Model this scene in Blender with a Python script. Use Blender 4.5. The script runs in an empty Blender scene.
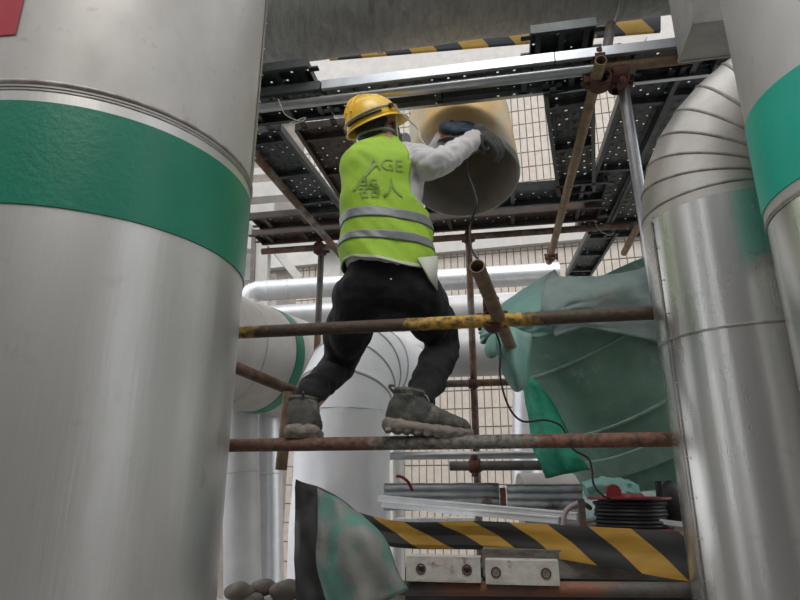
import bpy, bmesh, math, random
from mathutils import Vector, Matrix, noise, Quaternion
from mathutils.bvhtree import BVHTree
random.seed(7)
R = math.radians
sc = bpy.context.scene
C = sc.collection
# ---------------------------------------------------------------- camera, world, light, exposure
F = 600.0; TH = R(17.6); CT, ST = math.cos(TH), math.sin(TH)
cd = bpy.data.cameras.new('camera'); cam = bpy.data.objects.new('camera', cd); C.objects.link(cam)
cam.rotation_euler = (R(90) + TH, 0, 0); cd.sensor_width = 36; cd.lens = 36 * F / 800; cd.clip_start = .05
sc.camera = cam
w = bpy.data.worlds.new('overcast'); sc.world = w; w.use_nodes = True
bg = w.node_tree.nodes['Background']; bg.inputs[0].default_value = (.93, .95, 1.0, 1); bg.inputs[1].default_value = 1.25
sl = bpy.data.lights.new('sun', 'SUN'); sl.energy = 1.3; sl.angle = R(35); sl.color = (1, .97, .92)
so = bpy.data.objects.new('sun', sl); C.objects.link(so); so.rotation_euler = (R(38), R(-12), R(20)); so.location = (0, 0, 12)
sc.view_settings.view_transform = 'Standard'; sc.view_settings.look = 'None'
sc.view_settings.gamma = 1; sc.view_settings.use_curve_mapping = False
sc.view_settings.exposure = 0.32
# ---------------------------------------------------------------- measuring helpers (eye at the origin, ground 1.6 below)
PSI = R(10.3); E1 = Vector((math.cos(PSI), -math.sin(PSI), 0)); E2 = Vector((math.sin(PSI), math.cos(PSI), 0)); UZ = Vector((0, 0, 1))
def ray(u, v):
    a = (u - 400) / F; b = (300 - v) / F
    return Vector((a, CT - b * ST, ST + b * CT))
def PY(u, v, y): r = ray(u, v); return r * (y / r.y)
def PZ(u, v, z): r = ray(u, v); return r * (z / r.z)
def PQ(u, v, q): r = ray(u, v); return r * (q / r.dot(E2))
def S(p, q, z): return E1 * p + E2 * q + Vector((0, 0, z))
GROUND = -1.6
# ---------------------------------------------------------------- materials
def mat(name, c1, c2=None, rough=.6, metal=0., scale=6., stretch=(1, 1, 1), lo=.35, hi=.65, c3=None, scale3=14., lo3=.55, hi3=.68,
        bump=0., bscale=40., bstretch=(1, 1, 1), rough2=None, trans=0., emit=None, coat=0.):
    m = bpy.data.materials.new(name); m.use_nodes = True; nt = m.node_tree; N = nt.nodes; L = nt.links
    b = N['Principled BSDF']; b.inputs['Roughness'].default_value = rough; b.inputs['Metallic'].default_value = metal
    if coat: b.inputs['Coat Weight'].default_value = coat
    geo = N.new('ShaderNodeNewGeometry')
    def nz(sc_, st, det=6):
        mp = N.new('ShaderNodeMapping'); mp.inputs['Scale'].default_value = st; L.new(geo.outputs['Position'], mp.inputs[0])
        n = N.new('ShaderNodeTexNoise'); n.inputs['Scale'].default_value = sc_; n.inputs['Detail'].default_value = det
        n.inputs['Roughness'].default_value = .62; L.new(mp.outputs[0], n.inputs['Vector']); return n.outputs['Fac']
    def ramp(src, lo_, hi_):
        r = N.new('ShaderNodeMapRange'); r.inputs[1].default_value = lo_; r.inputs[2].default_value = hi_; L.new(src, r.inputs[0]); return r.outputs[0]
    def mix(f, a, bb):
        x = N.new('ShaderNodeMix'); x.data_type = 'RGBA'; L.new(f, x.inputs[0])
        for i, s_ in ((6, a), (7, bb)):
            if isinstance(s_, tuple): x.inputs[i].default_value = (*s_, 1)
            else: L.new(s_, x.inputs[i])
        return x.outputs[2]
    if c2:
        f = ramp(nz(scale, stretch), lo, hi); col = mix(f, c1, c2)
        if rough2 is not None:
            q = N.new('ShaderNodeMapRange'); q.inputs[3].default_value = rough; q.inputs[4].default_value = rough2; L.new(f, q.inputs[0]); L.new(q.outputs[0], b.inputs['Roughness'])
        if c3: col = mix(ramp(nz(scale3, (1, 1, 1)), lo3, hi3), col, c3)
        L.new(col, b.inputs['Base Color'])
    else: b.inputs['Base Color'].default_value = (*c1, 1)
    if bump:
        bn = N.new('ShaderNodeBump'); bn.inputs['Strength'].default_value = bump; bn.inputs['Distance'].default_value = .01
        L.new(nz(bscale, bstretch), bn.inputs['Height']); L.new(bn.outputs[0], b.inputs['Normal'])
    return m
M = {}
M['clad'] = mat('tank_cladding', (.60, .59, .56), (.50, .49, .46), .36, .75, 3, (1, 1, .25), c3=(.42, .40, .37), scale3=9, lo3=.6, hi3=.8, bump=.45, bscale=2.4, bstretch=(2.2, 2.2, .12), rough2=.46)
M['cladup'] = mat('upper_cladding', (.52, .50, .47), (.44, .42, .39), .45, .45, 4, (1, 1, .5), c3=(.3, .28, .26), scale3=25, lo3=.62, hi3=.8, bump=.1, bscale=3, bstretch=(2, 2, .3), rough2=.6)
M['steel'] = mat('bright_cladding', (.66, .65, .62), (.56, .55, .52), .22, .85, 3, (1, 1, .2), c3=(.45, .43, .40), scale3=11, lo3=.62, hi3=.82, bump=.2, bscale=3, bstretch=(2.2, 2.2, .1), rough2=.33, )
M['gore'] = mat('elbow_cladding', (.60, .57, .52), (.48, .45, .40), .36, .75, 5, rough2=.5, c3=(.38, .35, .31), scale3=15, lo3=.6, hi3=.8, bump=.1, bscale=5)
M['bead'] = mat('seam_bead', (.42, .39, .35), (.24, .21, .18), .5, .6, 20)
M['green'] = mat('green_band', (.0, .185, .105), (.0, .165, .092), .38, 0, 6, bump=.18, bscale=45)
M['green2'] = mat('bright_green_band', (.0, .42, .29), (.0, .38, .26), .38, 0, 6, bump=.15, bscale=45)
M['red'] = mat('red_mark', (.42, .015, .03), (.36, .01, .02), .35)
M['wrap'] = mat('grey_wrapped_duct', (.40, .40, .38), (.27, .28, .27), .8, .05, 9, (3, 1, 1), bump=1.0, bscale=11, bstretch=(4, 1, .8), c3=(.48, .48, .45), scale3=22, lo3=.58, hi3=.75)
M['boxm'] = mat('grey_box_paint', (.40, .39, .36), (.31, .30, .28), .6, .1, 7, bump=.15, c3=(.2, .19, .17), scale3=20, lo3=.62, hi3=.8)
M['galv'] = mat('galvanised_tube', (.55, .57, .58), (.42, .44, .45), .32, .85, 8, c3=(.30, .22, .16), scale3=10, lo3=.62, hi3=.8)
M['rust'] = mat('rusty_tube', (.23, .13, .085), (.10, .065, .05), .75, .2, 14, c3=(.26, .25, .23), scale3=5, lo3=.5, hi3=.62, bump=.5, bscale=60)
M['rustgrey'] = mat('grey_rusty_tube', (.17, .16, .145), (.095, .085, .075), .65, .35, 10, c3=(.25, .115, .07), scale3=3.1, lo3=.50, hi3=.6, bump=.45, bscale=60)
M['yelrust'] = mat('yellow_painted_rusty_tube', (.30, .185, .05), (.15, .09, .045), .65, .1, 30, (1, 3, 3), c3=(.055, .038, .03), scale3=3.0, lo3=.47, hi3=.56, bump=.45, bscale=60)
M['tan'] = mat('tan_tube', (.30, .21, .12), (.17, .115, .075), .7, .15, 20, bump=.4, bscale=60)
M['coupler'] = mat('rusted_coupler', (.16, .06, .04), (.07, .035, .03), .85, .1, 30, bump=.8, bscale=80)
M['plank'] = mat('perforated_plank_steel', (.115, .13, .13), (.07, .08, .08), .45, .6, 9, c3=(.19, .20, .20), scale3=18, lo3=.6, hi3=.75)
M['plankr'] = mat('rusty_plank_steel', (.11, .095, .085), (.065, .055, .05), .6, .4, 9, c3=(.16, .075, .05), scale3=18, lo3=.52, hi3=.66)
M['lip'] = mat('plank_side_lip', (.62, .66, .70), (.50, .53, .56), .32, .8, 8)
M['cutpipe'] = mat('primed_pipe', (.82, .58, .26), (.66, .45, .20), .5, .0, 5, c3=(.50, .50, .36), scale3=4, lo3=.5, hi3=.62, bump=.15)
M['cutin'] = mat('pipe_inside', (.42, .38, .35), (.32, .29, .265), .7, .1, 6)
M['cutrim'] = mat('ground_bare_rim', (.50, .50, .47), (.25, .28, .22), .45, .5, 24)
M['white'] = mat('white_wrap', (.93, .93, .95), (.83, .84, .87), .42, .0, 4, bump=.5, bscale=6)
M['silver'] = mat('silver_pipe', (.70, .71, .72), (.60, .61, .62), .35, .6, 6)
M['pale'] = mat('pale_pipe', (.50, .50, .49), (.42, .42, .41), .5, .2, 5)
M['tile'] = mat('facade_tile', (.52, .465, .40), (.44, .39, .335), .55, 0, 9)
M['grout'] = mat('grout', (.27, .24, .21), (.2, .18, .16), .9)
M['band'] = mat('white_string_course', (.53, .51, .475), (.46, .44, .41), .7)
M['frame'] = mat('pale_steel_frame', (.52, .51, .48), (.44, .43, .40), .6)
M['ground'] = mat('concrete_ground', (.30, .29, .27), (.23, .22, .21), .9, 0, 3, bump=.2)
M['helmet'] = mat('yellow_helmet', (.92, .58, .03), (.86, .52, .03), .35, 0, 12, c3=(.5, .33, .06), scale3=22, lo3=.66, hi3=.8, coat=.3)
M['vest'] = mat('hi_vis_vest', (.36, .58, .04), (.30, .50, .035), .75, 0, 12, bump=.25, bscale=30)
M['reflect'] = mat('reflective_strip', (.24, .25, .25), (.19, .20, .20), .5, .2, 20)
M['print'] = mat('vest_print_and_fold', (.22, .34, .05))
M['hem'] = mat('pale_vest_lining', (.58, .60, .50), (.50, .52, .44), .8)
M['jacket'] = mat('grey_white_jacket', (.62, .60, .61), (.50, .485, .485), .8, 0, 7, bump=.3, bscale=25)
M['trousers'] = mat('black_trousers', (.007, .007, .008), (.012, .012, .013), .9, 0, 8, bump=.5, bscale=22)
M['skin'] = mat('skin', (.42, .25, .17), (.36, .21, .14), .6)
M['hair'] = mat('black_hair', (.012, .011, .011), (.02, .018, .016), .6, bump=.5, bscale=90)
M['mask'] = mat('grey_respirator', (.30, .31, .33), (.24, .25, .26), .5)
M['lens'] = mat('dark_lens', (.10, .07, .06), rough=.2)
M['strap'] = mat('pale_strap', (.62, .60, .52), (.5, .48, .40), .8)
M['blueglove'] = mat('navy_glove', (.035, .06, .095), (.02, .035, .055), .7, 0, 20, bump=.3)
M['blackglove'] = mat('dark_glove', (.04, .045, .045), (.08, .08, .075), .8, 0, 20, bump=.3)
M['orange'] = mat('orange_trim', (.8, .16, .04))
M['tool'] = mat('tool_body', (.20, .21, .22), (.13, .14, .15), .5, .3)
M['cuff'] = mat('dark_red_cuff', (.17, .07, .05))
M['boot'] = mat('muddy_boot', (.05, .055, .05), (.10, .095, .08), .85, 0, 14, c3=(.22, .195, .16), scale3=12, lo3=.52, hi3=.66, bump=.6, bscale=50)
M['sole'] = mat('muddy_sole', (.27, .24, .20), (.20, .175, .145), .9, 0, 20, bump=.9, bscale=40)
M['lace'] = mat('boot_lace', (.20, .20, .19))
M['fgreen'] = mat('green_pipe_film', (.20, .35, .27), (.11, .22, .165), .26, 0, 3.0, c3=(.33, .42, .37), scale3=9, lo3=.56, hi3=.75, bump=.5, bscale=7, rough2=.45)
M['seam'] = mat('pale_green_tape', (.30, .42, .35), (.20, .31, .25), .45, 0, 9, bump=.3)
M['tarp'] = mat('teal_tarp', (.16, .34, .29), (.22, .40, .35), .7, 0, 6, bump=.3, bscale=20, c3=(.28, .33, .30), scale3=5)
M['tarpg'] = mat('grey_green_tarp', (.26, .34, .31), (.19, .25, .23), .7, 0, 4, bump=.4, bscale=20, c3=(.30, .31, .29), scale3=6)
M['net'] = mat('bright_green_net', (.02, .34, .20), (.01, .20, .12), .6, 0, 14, bump=.6)
M['tarplow'] = mat('green_grey_tarp', (.07, .25, .19), (.13, .19, .17), .7, 0, 7, bump=.4, bscale=20, c3=(.21, .21, .19), scale3=7, lo3=.5, hi3=.6)
M['black'] = mat('black_rubber', (.012, .012, .013), rough=.5)
M['darkst'] = mat('dark_sheet', (.03, .03, .03), (.05, .05, .05), .7)
M['reelred'] = mat('red_reel_flange', (.25, .025, .03), (.19, .02, .025), .45)
M['corr'] = mat('weathered_corrugated_steel', (.50, .52, .54), (.36, .375, .39), .6, .0, 10, c3=(.16, .10, .075), scale3=9, lo3=.58, hi3=.7)
M['trunk'] = mat('white_trunking', (.88, .88, .89), (.76, .77, .78), .5)
M['chan'] = mat('chipped_white_channel', (.52, .50, .45), (.40, .37, .33), .65, 0, 26, c3=(.23, .11, .06), scale3=14, lo3=.56, hi3=.66, bump=.3)
M['oldwood'] = mat('weathered_board', (.22, .20, .17), (.12, .105, .09), .9, 0, 10, (1, 5, 5), bump=.8, bscale=30)
M['stone'] = mat('rubble', (.20, .175, .15), (.12, .105, .09), .95, 0, 12, bump=.7)
M['ragw'] = mat('pale_rag', (.50, .55, .54), (.30, .42, .38), .8, 0, 10, bump=.5)
M['hose'] = mat('pink_grey_hose', (.42, .34, .33))
M['dirtw'] = mat('dusty_wrap', (.48, .44, .40), (.38, .35, .32), .8)
M['rear'] = mat('reflection_backdrop', (.22, .21, .20), (.16, .155, .15), .8)
def banded(name, p0, p1, stops, rough=.65):
    m = mat(name, (.1, .1, .1), (.2, .2, .2), rough, .15, bump=.45, bscale=60); nt = m.node_tree; N = nt.nodes; L = nt.links; b = N['Principled BSDF']
    geo = N.new('ShaderNodeNewGeometry'); vm = N.new('ShaderNodeVectorMath'); vm.operation = 'DOT_PRODUCT'; L.new(geo.outputs['Position'], vm.inputs[0]); vm.inputs[1].default_value = E1
    n = N.new('ShaderNodeTexNoise'); n.inputs['Scale'].default_value = 22; n.inputs['Detail'].default_value = 8; L.new(geo.outputs['Position'], n.inputs['Vector'])
    a = N.new('ShaderNodeMath'); a.operation = 'MULTIPLY_ADD'; L.new(n.outputs['Fac'], a.inputs[0]); a.inputs[1].default_value = .30; L.new(vm.outputs['Value'], a.inputs[2])
    r_ = N.new('ShaderNodeMapRange'); r_.inputs[1].default_value = p0 + .15; r_.inputs[2].default_value = p1 + .15; L.new(a.outputs[0], r_.inputs[0])
    cr_ = N.new('ShaderNodeValToRGB'); e = cr_.color_ramp.elements; L.new(r_.outputs[0], cr_.inputs[0])
    while len(e) > 1: e.remove(e[0])
    e[0].position = 0; e[0].color = (*stops[0][1], 1)
    for k, (t, c) in enumerate(stops):
        if k: x = e.new(max(0, t - .015)); x.color = (*stops[k - 1][1], 1); x = e.new(min(1, t + .015)); x.color = (*c, 1)
    n2 = N.new('ShaderNodeTexNoise'); n2.inputs['Scale'].default_value = 45; n2.inputs['Detail'].default_value = 5; L.new(geo.outputs['Position'], n2.inputs['Vector'])
    mr = N.new('ShaderNodeMapRange'); mr.inputs[1].default_value = .4; mr.inputs[2].default_value = .7; L.new(n2.outputs['Fac'], mr.inputs[0])
    x = N.new('ShaderNodeMix'); x.data_type = 'RGBA'; L.new(mr.outputs[0], x.inputs[0]); L.new(cr_.outputs[0], x.inputs[6]); x.inputs[7].default_value = (.06, .045, .035, 1); L.new(x.outputs[2], b.inputs['Base Color']); return m
def stripes(name, yel, blk, n, slant, rough=.5):
    m = bpy.data.materials.new(name); m.use_nodes = True; nt = m.node_tree; N = nt.nodes; L = nt.links; b = N['Principled BSDF']
    b.inputs['Roughness'].default_value = rough
    uv = N.new('ShaderNodeUVMap'); sp = N.new('ShaderNodeSeparateXYZ'); L.new(uv.outputs[0], sp.inputs[0])
    def mth(op, a, bb):
        x = N.new('ShaderNodeMath'); x.operation = op
        for i, s_ in enumerate((a, bb)):
            if isinstance(s_, (int, float)): x.inputs[i].default_value = s_
            else: L.new(s_, x.inputs[i])
        return x.outputs[0]
    t = mth('ADD', mth('MULTIPLY', sp.outputs[0], n), mth('MULTIPLY', sp.outputs[1], slant)); t = mth('ADD', t, 10.12)
    g = mth('GREATER_THAN', mth('FRACT', t, 0), .5)
    nn = N.new('ShaderNodeTexNoise'); nn.inputs['Scale'].default_value = 9; nn.inputs['Detail'].default_value = 6
    x = N.new('ShaderNodeMix'); x.data_type = 'RGBA'; L.new(g, x.inputs[0]); x.inputs[6].default_value = (*blk, 1); x.inputs[7].default_value = (*yel, 1)
    y = N.new('ShaderNodeMix'); y.data_type = 'RGBA'; y.blend_type = 'MULTIPLY'; y.inputs[0].default_value = .55; L.new(x.outputs[2], y.inputs[6]); L.new(nn.outputs['Fac'], y.inputs[7])
    L.new(y.outputs[2], b.inputs['Base Color']); return m
M['hazard'] = stripes('black_yellow_sheet', (.68, .38, .05), (.03, .03, .028), 3.4, -.62)
M['hazard2'] = stripes('black_yellow_tape', (.95, .58, .08), (.05, .06, .09), 3.2, -.3)
# ---------------------------------------------------------------- mesh helpers
class MB:
    def __init__(s): s.v = []; s.f = []; s.uv = None
    def grid(s, rows, closed_u=False, closed_v=False):
        o = len(s.v); n = len(rows[0]); m = len(rows)
        for r in rows: s.v += [tuple(p) for p in r]
        for i in range(m if closed_v else m - 1):
            for j in range(n if closed_u else n - 1):
                a = o + i * n + j; b = o + i * n + (j + 1) % n; i2 = (i + 1) % m
                s.f.append((a, b, o + i2 * n + (j + 1) % n, o + i2 * n + j))
        return s
    def cap(s, pts):
        o = len(s.v); s.v += [tuple(p) for p in pts]; s.f.append(tuple(range(o, o + len(pts)))); return s
    def box(s, c, sx, sy, sz, ax=None, bev=0):
        ax = ax or (Vector((1, 0, 0)), Vector((0, 1, 0)), UZ); c = Vector(c); o = len(s.v)
        for k in (-1, 1):
            for j in (-1, 1):
                for i in (-1, 1): s.v.append(tuple(c + ax[0] * (i * sx / 2) + ax[1] * (j * sy / 2) + ax[2] * (k * sz / 2)))
        for q in ((0, 2, 3, 1), (4, 5, 7, 6), (0, 1, 5, 4), (2, 6, 7, 3), (0, 4, 6, 2), (1, 3, 7, 5)): s.f.append(tuple(o + t for t in q))
        return s
    def tube(s, pts, r, seg=16, cap=True, inner=None, closed=False, jitter=0):
        pts = [Vector(p) for p in pts]; n = len(pts)
        rr = r if isinstance(r, (list, tuple)) else [r] * n
        fr = frames(pts); rows = []
        for i, p in enumerate(pts):
            a, b = fr[i]
            rows.append([p + (a * math.cos(t) + b * math.sin(t)) * rr[i] * (1 + jitter * noise.noise((p + a * math.cos(t) + b * math.sin(t)) * 9)) for t in (2 * math.pi * k / seg for k in range(seg))])
        if inner:
            ins = []
            for i, p in enumerate(pts):
                a, b = fr[i]; ins.append([p + (a * math.cos(t) + b * math.sin(t)) * (rr[i] - inner) for t in (2 * math.pi * k / seg for k in range(seg))])
            s.grid(rows + ins[::-1], True, True)
        else:
            s.grid(rows, True, closed)
            if cap and not closed: s.cap(rows[0][::-1]); s.cap(rows[-1])
        return s
    def ball(s, c, rx, ry=None, rz=None, ax=None, nu=14, nv=9):
        ry = ry or rx; rz = rz or rx; ax = ax or (Vector((1, 0, 0)), Vector((0, 1, 0)), UZ); c = Vector(c); rows = []
        for i in range(nv + 1):
            t = math.pi * i / nv; t = min(max(t, .02), math.pi - .02)
            rows.append([c - ax[2] * (rz * math.cos(t)) + ax[0] * (rx * math.sin(t) * math.cos(2 * math.pi * j / nu)) + ax[1] * (ry * math.sin(t) * math.sin(2 * math.pi * j / nu)) for j in range(nu)])
        s.grid(rows, True); s.cap(rows[0][::-1]); s.cap(rows[-1]); return s
def frames(pts):
    n = len(pts); out = []; a = None
    for i in range(n):
        t = (pts[min(i + 1, n - 1)] - pts[max(i - 1, 0)]).normalized()
        if a is None:
            ref = UZ if abs(t.z) < .9 else Vector((1, 0, 0)); a = ref.cross(t).normalized()
        else:
            a = (a - t * a.dot(t)).normalized()
        out.append((a, t.cross(a)))
    return out
def tagset(o, label, cat, group=None, kind=None):
    if label: o['label'] = label
    if cat: o['category'] = cat
    if group: o['group'] = group
    if kind: o['kind'] = kind
def mesh_obj(name, me, m, parent=None, smooth=True, label=None, cat=None, group=None, kind=None, auto=38):
    o = bpy.data.objects.new(name, me); C.objects.link(o)
    if m: me.materials.append(m)
    if smooth:
        me.shade_smooth()
        if auto: me.set_sharp_from_angle(angle=R(auto))
    if parent is not None:
        o.parent = parent
        if parent.type == 'EMPTY': o.matrix_parent_inverse = Matrix.Translation(-parent.location)
        elif parent.location.length > 0: o.matrix_parent_inverse = Matrix.Translation(-parent.location)
    elif kind != 'structure' and me.vertices:
        xs = [v.co for v in me.vertices]; lo = [min(v[k] for v in xs) for k in range(3)]; hi = [max(v[k] for v in xs) for k in range(3)]
        c = Vector(((lo[0] + hi[0]) / 2, (lo[1] + hi[1]) / 2, lo[2])); me.transform(Matrix.Translation(-c)); o.location = c
    tagset(o, label, cat, group, kind); return o
def ob(name, mb, m, parent=None, fix=True, **k):
    me = bpy.data.meshes.new(name); me.from_pydata(mb.v, [], mb.f)
    if fix:
        b = bmesh.new(); b.from_mesh(me); bmesh.ops.recalc_face_normals(b, faces=b.faces); b.to_mesh(me); b.free()
    if mb.uv:
        l = me.uv_layers.new()
        for lp in me.loops: l.data[lp.index].uv = mb.uv[lp.vertex_index]
    me.update(); return mesh_obj(name, me, m, parent, **k)
def thing(name, loc, label, cat, group=None):
    o = bpy.data.objects.new(name, None); C.objects.link(o); o.location = loc; o.empty_display_size = .1; tagset(o, label, cat, group); return o
def struct(name, mb, m, parent=None, smooth=False, kind='structure', **k):
    return ob(name, mb, m, parent, smooth=smooth, kind=kind if parent is None or kind == 'stuff' else None, **k)
def voxel(mb, vs=.01, smooth=4, nz=None):
    me = bpy.data.meshes.new('t'); me.from_pydata(mb.v, [], mb.f)
    b = bmesh.new(); b.from_mesh(me); bmesh.ops.recalc_face_normals(b, faces=b.faces); b.to_mesh(me); b.free()
    o = bpy.data.objects.new('t', me); C.objects.link(o)
    md = o.modifiers.new('r', 'REMESH'); md.mode = 'VOXEL'; md.voxel_size = vs
    if smooth: s_ = o.modifiers.new('s', 'SMOOTH'); s_.iterations = smooth; s_.factor = .5
    dg = bpy.context.evaluated_depsgraph_get(); out = bpy.data.meshes.new_from_object(o.evaluated_get(dg), depsgraph=dg)
    bpy.data.objects.remove(o); bpy.data.meshes.remove(me)
    if nz:
        ns = [(v.co.copy(), v.normal.copy()) for v in out.vertices]
        for v, (c, n) in zip(out.vertices, ns): v.co = c + n * nz(c)
    out.update(); return out
def spline(pts, n=12):
    P = [Vector(p) for p in pts]; P = [P[0] * 2 - P[1]] + P + [P[-1] * 2 - P[-2]]; out = []
    for i in range(1, len(P) - 2):
        for k in range(n):
            t = k / n; a, b, c, d = P[i - 1:i + 3]
            out.append(.5 * ((2 * b) + (c - a) * t + (2 * a - 5 * b + 4 * c - d) * t * t + (3 * b - a - 3 * c + d) * t ** 3))
    out.append(P[-2]); return out
# ---------------------------------------------------------------- the setting
f_ = MB().box((0, 2, GROUND - .05), 30, 30, .1); struct('floor', f_, M['ground'])
WY = R(14); W1 = Vector((math.cos(WY), -math.sin(WY), 0)); W2 = Vector((math.sin(WY), math.cos(WY), 0)); WD = 9.3
def WP(p, z, dq=0): return W1 * p + W2 * (WD + dq) + UZ * z
wax = (W1, W2, UZ)
wall = struct('wall_back', MB().box(WP(0, 2.7, .15), 18, .28, 8.6, wax), M['grout'])
def tile_rows(x0, x1, z0, z1, tw=.115, th=.28):
    mb = MB(); z = z0
    while z < z1 - .05:
        x = x0
        while x < x1:
            j = random.uniform(-.003, .003)
            a = x + .0045; b = x + tw - .0045; lo_ = z + .006; hi_ = min(z + th - .006, z1); o = len(mb.v); d = -.012 + j
            for px, pz, dd in ((a, lo_, .01), (b, lo_, .01), (b, hi_, .01), (a, hi_, .01), (a + .004, lo_ + .004, d), (b - .004, lo_ + .004, d), (b - .004, hi_ - .004, d), (a + .004, hi_ - .004, d)):
                mb.v.append(tuple(WP(px, pz, dd)))
            mb.f += [(o + 4, o + 5, o + 6, o + 7), (o, o + 1, o + 5, o + 4), (o + 1, o + 2, o + 6, o + 5), (o + 2, o + 3, o + 7, o + 6), (o + 3, o, o + 4, o + 7)]
            x += tw
        z += th
    return mb
struct('wall_tiles', tile_rows(-4.2, 5.2, -1.6, 3.78), M['tile'], wall, kind='stuff', fix=False)
struct('wall_tiles', tile_rows(-4.2, 5.2, 4.12, 6.9), M['tile'], wall, kind='stuff', fix=False)
struct('string_course', MB().box(WP(0, 3.95, -.05), 18, .16, .34, wax), M['band'], wall)
struct('frieze', MB().box(WP(0, 7.6, -.04), 18, .14, 1.4, wax), M['band'], wall)
for px in (-3.6, -2.5): struct('pilaster', MB().box(WP(px, 1.1, -.08), .28, .16, 5.4, wax), M['band'], wall)
struct('wall_for_reflections', MB().box((0, -6.5, 2.4), 20, .3, 8), M['rear'])  # unseen wall behind the camera, added to give the metal reflections contrast
for x_, w_, y_ in ((-3.4, .5, -2.6), (-1.9, .22, -2.2), (-.7, .35, -3.2), (.9, .5, -2.8), (2.1, .2, -2.2), (3.3, .6, -3.0), (-5, .8, -1.0), (5, .8, 0)):
    struct('reflection_column', MB().tube([(x_, y_, GROUND), (x_, y_, 6)], w_, 24), M['rear'], bpy.data.objects['wall_for_reflections'])  # unseen uprights behind the camera, added to streak the cladding reflections
# ---------------------------------------------------------------- clad pipes
def ring(c, r, ax_a, ax_b, seg=72): return [c + (ax_a * math.cos(t) + ax_b * math.sin(t)) * r for t in (2 * math.pi * k / seg for k in range(seg))]
X_, Y_ = Vector((1, 0, 0)), Vector((0, 1, 0))
def vcyl(cx, cy, prof, seg=96):
    mb = MB(); mb.grid([ring(Vector((cx, cy, z)), r, X_, Y_, seg) for z, r in prof], True); return mb
def bead(cx, cy, z, r, t=.008, seg=96):
    mb = MB(); rows = []
    for k in range(9):
        a = math.pi * (k / 8) - math.pi / 2
        rows.append(ring(Vector((cx, cy, z + t * math.sin(a))), r - .002 + t * math.cos(a) * .8, X_, Y_, seg))
    return mb.grid(rows, True)
def patch(cx, cy, r, a0, a1, z0, z1, n=20, tw=0):
    mb = MB(); mb.grid([[Vector((cx + r * math.sin(a), cy + r * math.cos(a), z + tw * (k / n))) for k in range(n + 1) for a in [a0 + (a1 - a0) * k / n]] for z in (z0, z1)]); return mb
def az(u, v): r = ray(u, v); return math.atan2(r.x, r.y)
def onpipe(u, v, cx, cy, r):
    d = ray(u, v); h = math.hypot(d.x, d.y); dx, dy = d.x / h, d.y / h; bq = dx * cx + dy * cy
    t = bq - math.sqrt(max(bq * bq - (cx * cx + cy * cy - r * r), 0)); return Vector((dx * t, dy * t, t * d.z / h))
def rivets(pts, cx, cy, parent, m, r=.004):
    for p in pts:
        ob('rivet', MB().ball(p, r, nu=8, nv=5), m, parent)
# left: the big one
TX, TY, TR = -1.033, 1.857, .5
big = thing('clad_pipe', (TX, TY, GROUND), 'huge upright metal-clad pipe at the left, with a dark green band and red mark', 'pipe', None)
ob('cladding', vcyl(TX, TY, [(GROUND, TR), (.6, TR), (1.035, TR)]), M['clad'], big, label='lower grey metal cladding sheet')
ob('cladding', vcyl(TX, TY, [(1.03, TR + .003), (2.0, TR + .004), (3.4, TR + .004)]), M['cladup'], big, label='duller upper cladding sheet')
ob('green_band', vcyl(TX, TY, [(.685, TR), (.686, TR + .004), (.985, TR + .004), (.986, TR)]), M['green'], big, label='dark green band')
ob('seam_bead', bead(TX, TY, 1.045, TR + .003, .009), M['bead'], big)
ob('seam_bead', bead(TX, TY, 1.022, TR + .001, .004), M['bead'], big)
p0 = onpipe(0, 40, TX, TY, TR); p1 = onpipe(17, 36, TX, TY, TR)
aa = lambda p: math.atan2(p.x - TX, p.y - TY)
ob('red_mark', patch(TX, TY, TR + .0065, aa(p0) + .25, aa(p1), p1.z, p1.z + .5), M['red'], big, label='red painted mark', smooth=False)
a_s = aa(onpipe(262, 40, TX, TY, TR))
ob('vertical_seam', patch(TX, TY, TR + .009, a_s - .02, a_s + .03, 1.05, 3.3, 5), M['bead'], big)
for k in range(8):
    a = a_s - .01; ob('rivet', MB().ball((TX + (TR + .01) * math.sin(a), TY + (TR + .01) * math.cos(a), 1.15 + .12 * k), .005, nu=8, nv=5), M['bead'], big)
# right front
RX, RY, RR = 1.2, 1.26, .3
rp = thing('clad_pipe', (RX, RY, GROUND), 'upright metal-clad pipe at the right edge with a bright green band', 'pipe')
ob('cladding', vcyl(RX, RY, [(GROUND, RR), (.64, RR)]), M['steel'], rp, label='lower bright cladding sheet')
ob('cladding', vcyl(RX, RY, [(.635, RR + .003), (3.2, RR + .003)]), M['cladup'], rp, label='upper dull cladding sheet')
ob('green_band', vcyl(RX, RY, [(.67, RR), (.671, RR + .006), (.93, RR + .006), (.931, RR)]), M['green2'], rp, label='bright green band')
ob('seam_bead', bead(RX, RY, .642, RR + .002, .006), M['bead'], rp)
# right middle with gored elbow
EX, EY, ER = 1.09, 1.85, .25; EZ = .89; RB = .30
ep = thing('elbow_clad_pipe', (EX, EY, GROUND), 'upright shiny clad pipe bending over to the right in a segmented elbow', 'pipe')
z2 = onpipe(700, 331, EX, EY, ER).z
ob('cladding', vcyl(EX, EY, [(GROUND, ER), (z2, ER)]), M['steel'], ep, label='lower shiny cladding sheet')
ob('cladding', vcyl(EX, EY, [(z2 - .004, ER + .003), (EZ - .035, ER + .003)]), M['steel'], ep, label='middle shiny cladding sheet')
ob('seam_bead', bead(EX, EY, z2, ER + .002, .005), M['bead'], ep)
ob('seam_bead', bead(EX, EY, EZ - .035, ER + .002, .003), M['bead'], ep)
ob('seam_bead', bead(EX, EY, EZ, ER + .002, .006), M['bead'], ep)
ob('cladding', vcyl(EX, EY, [(EZ - .037, ER + .002), (EZ, ER + .002)]), M['gore'], ep, label='narrow collar below the elbow')
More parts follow.
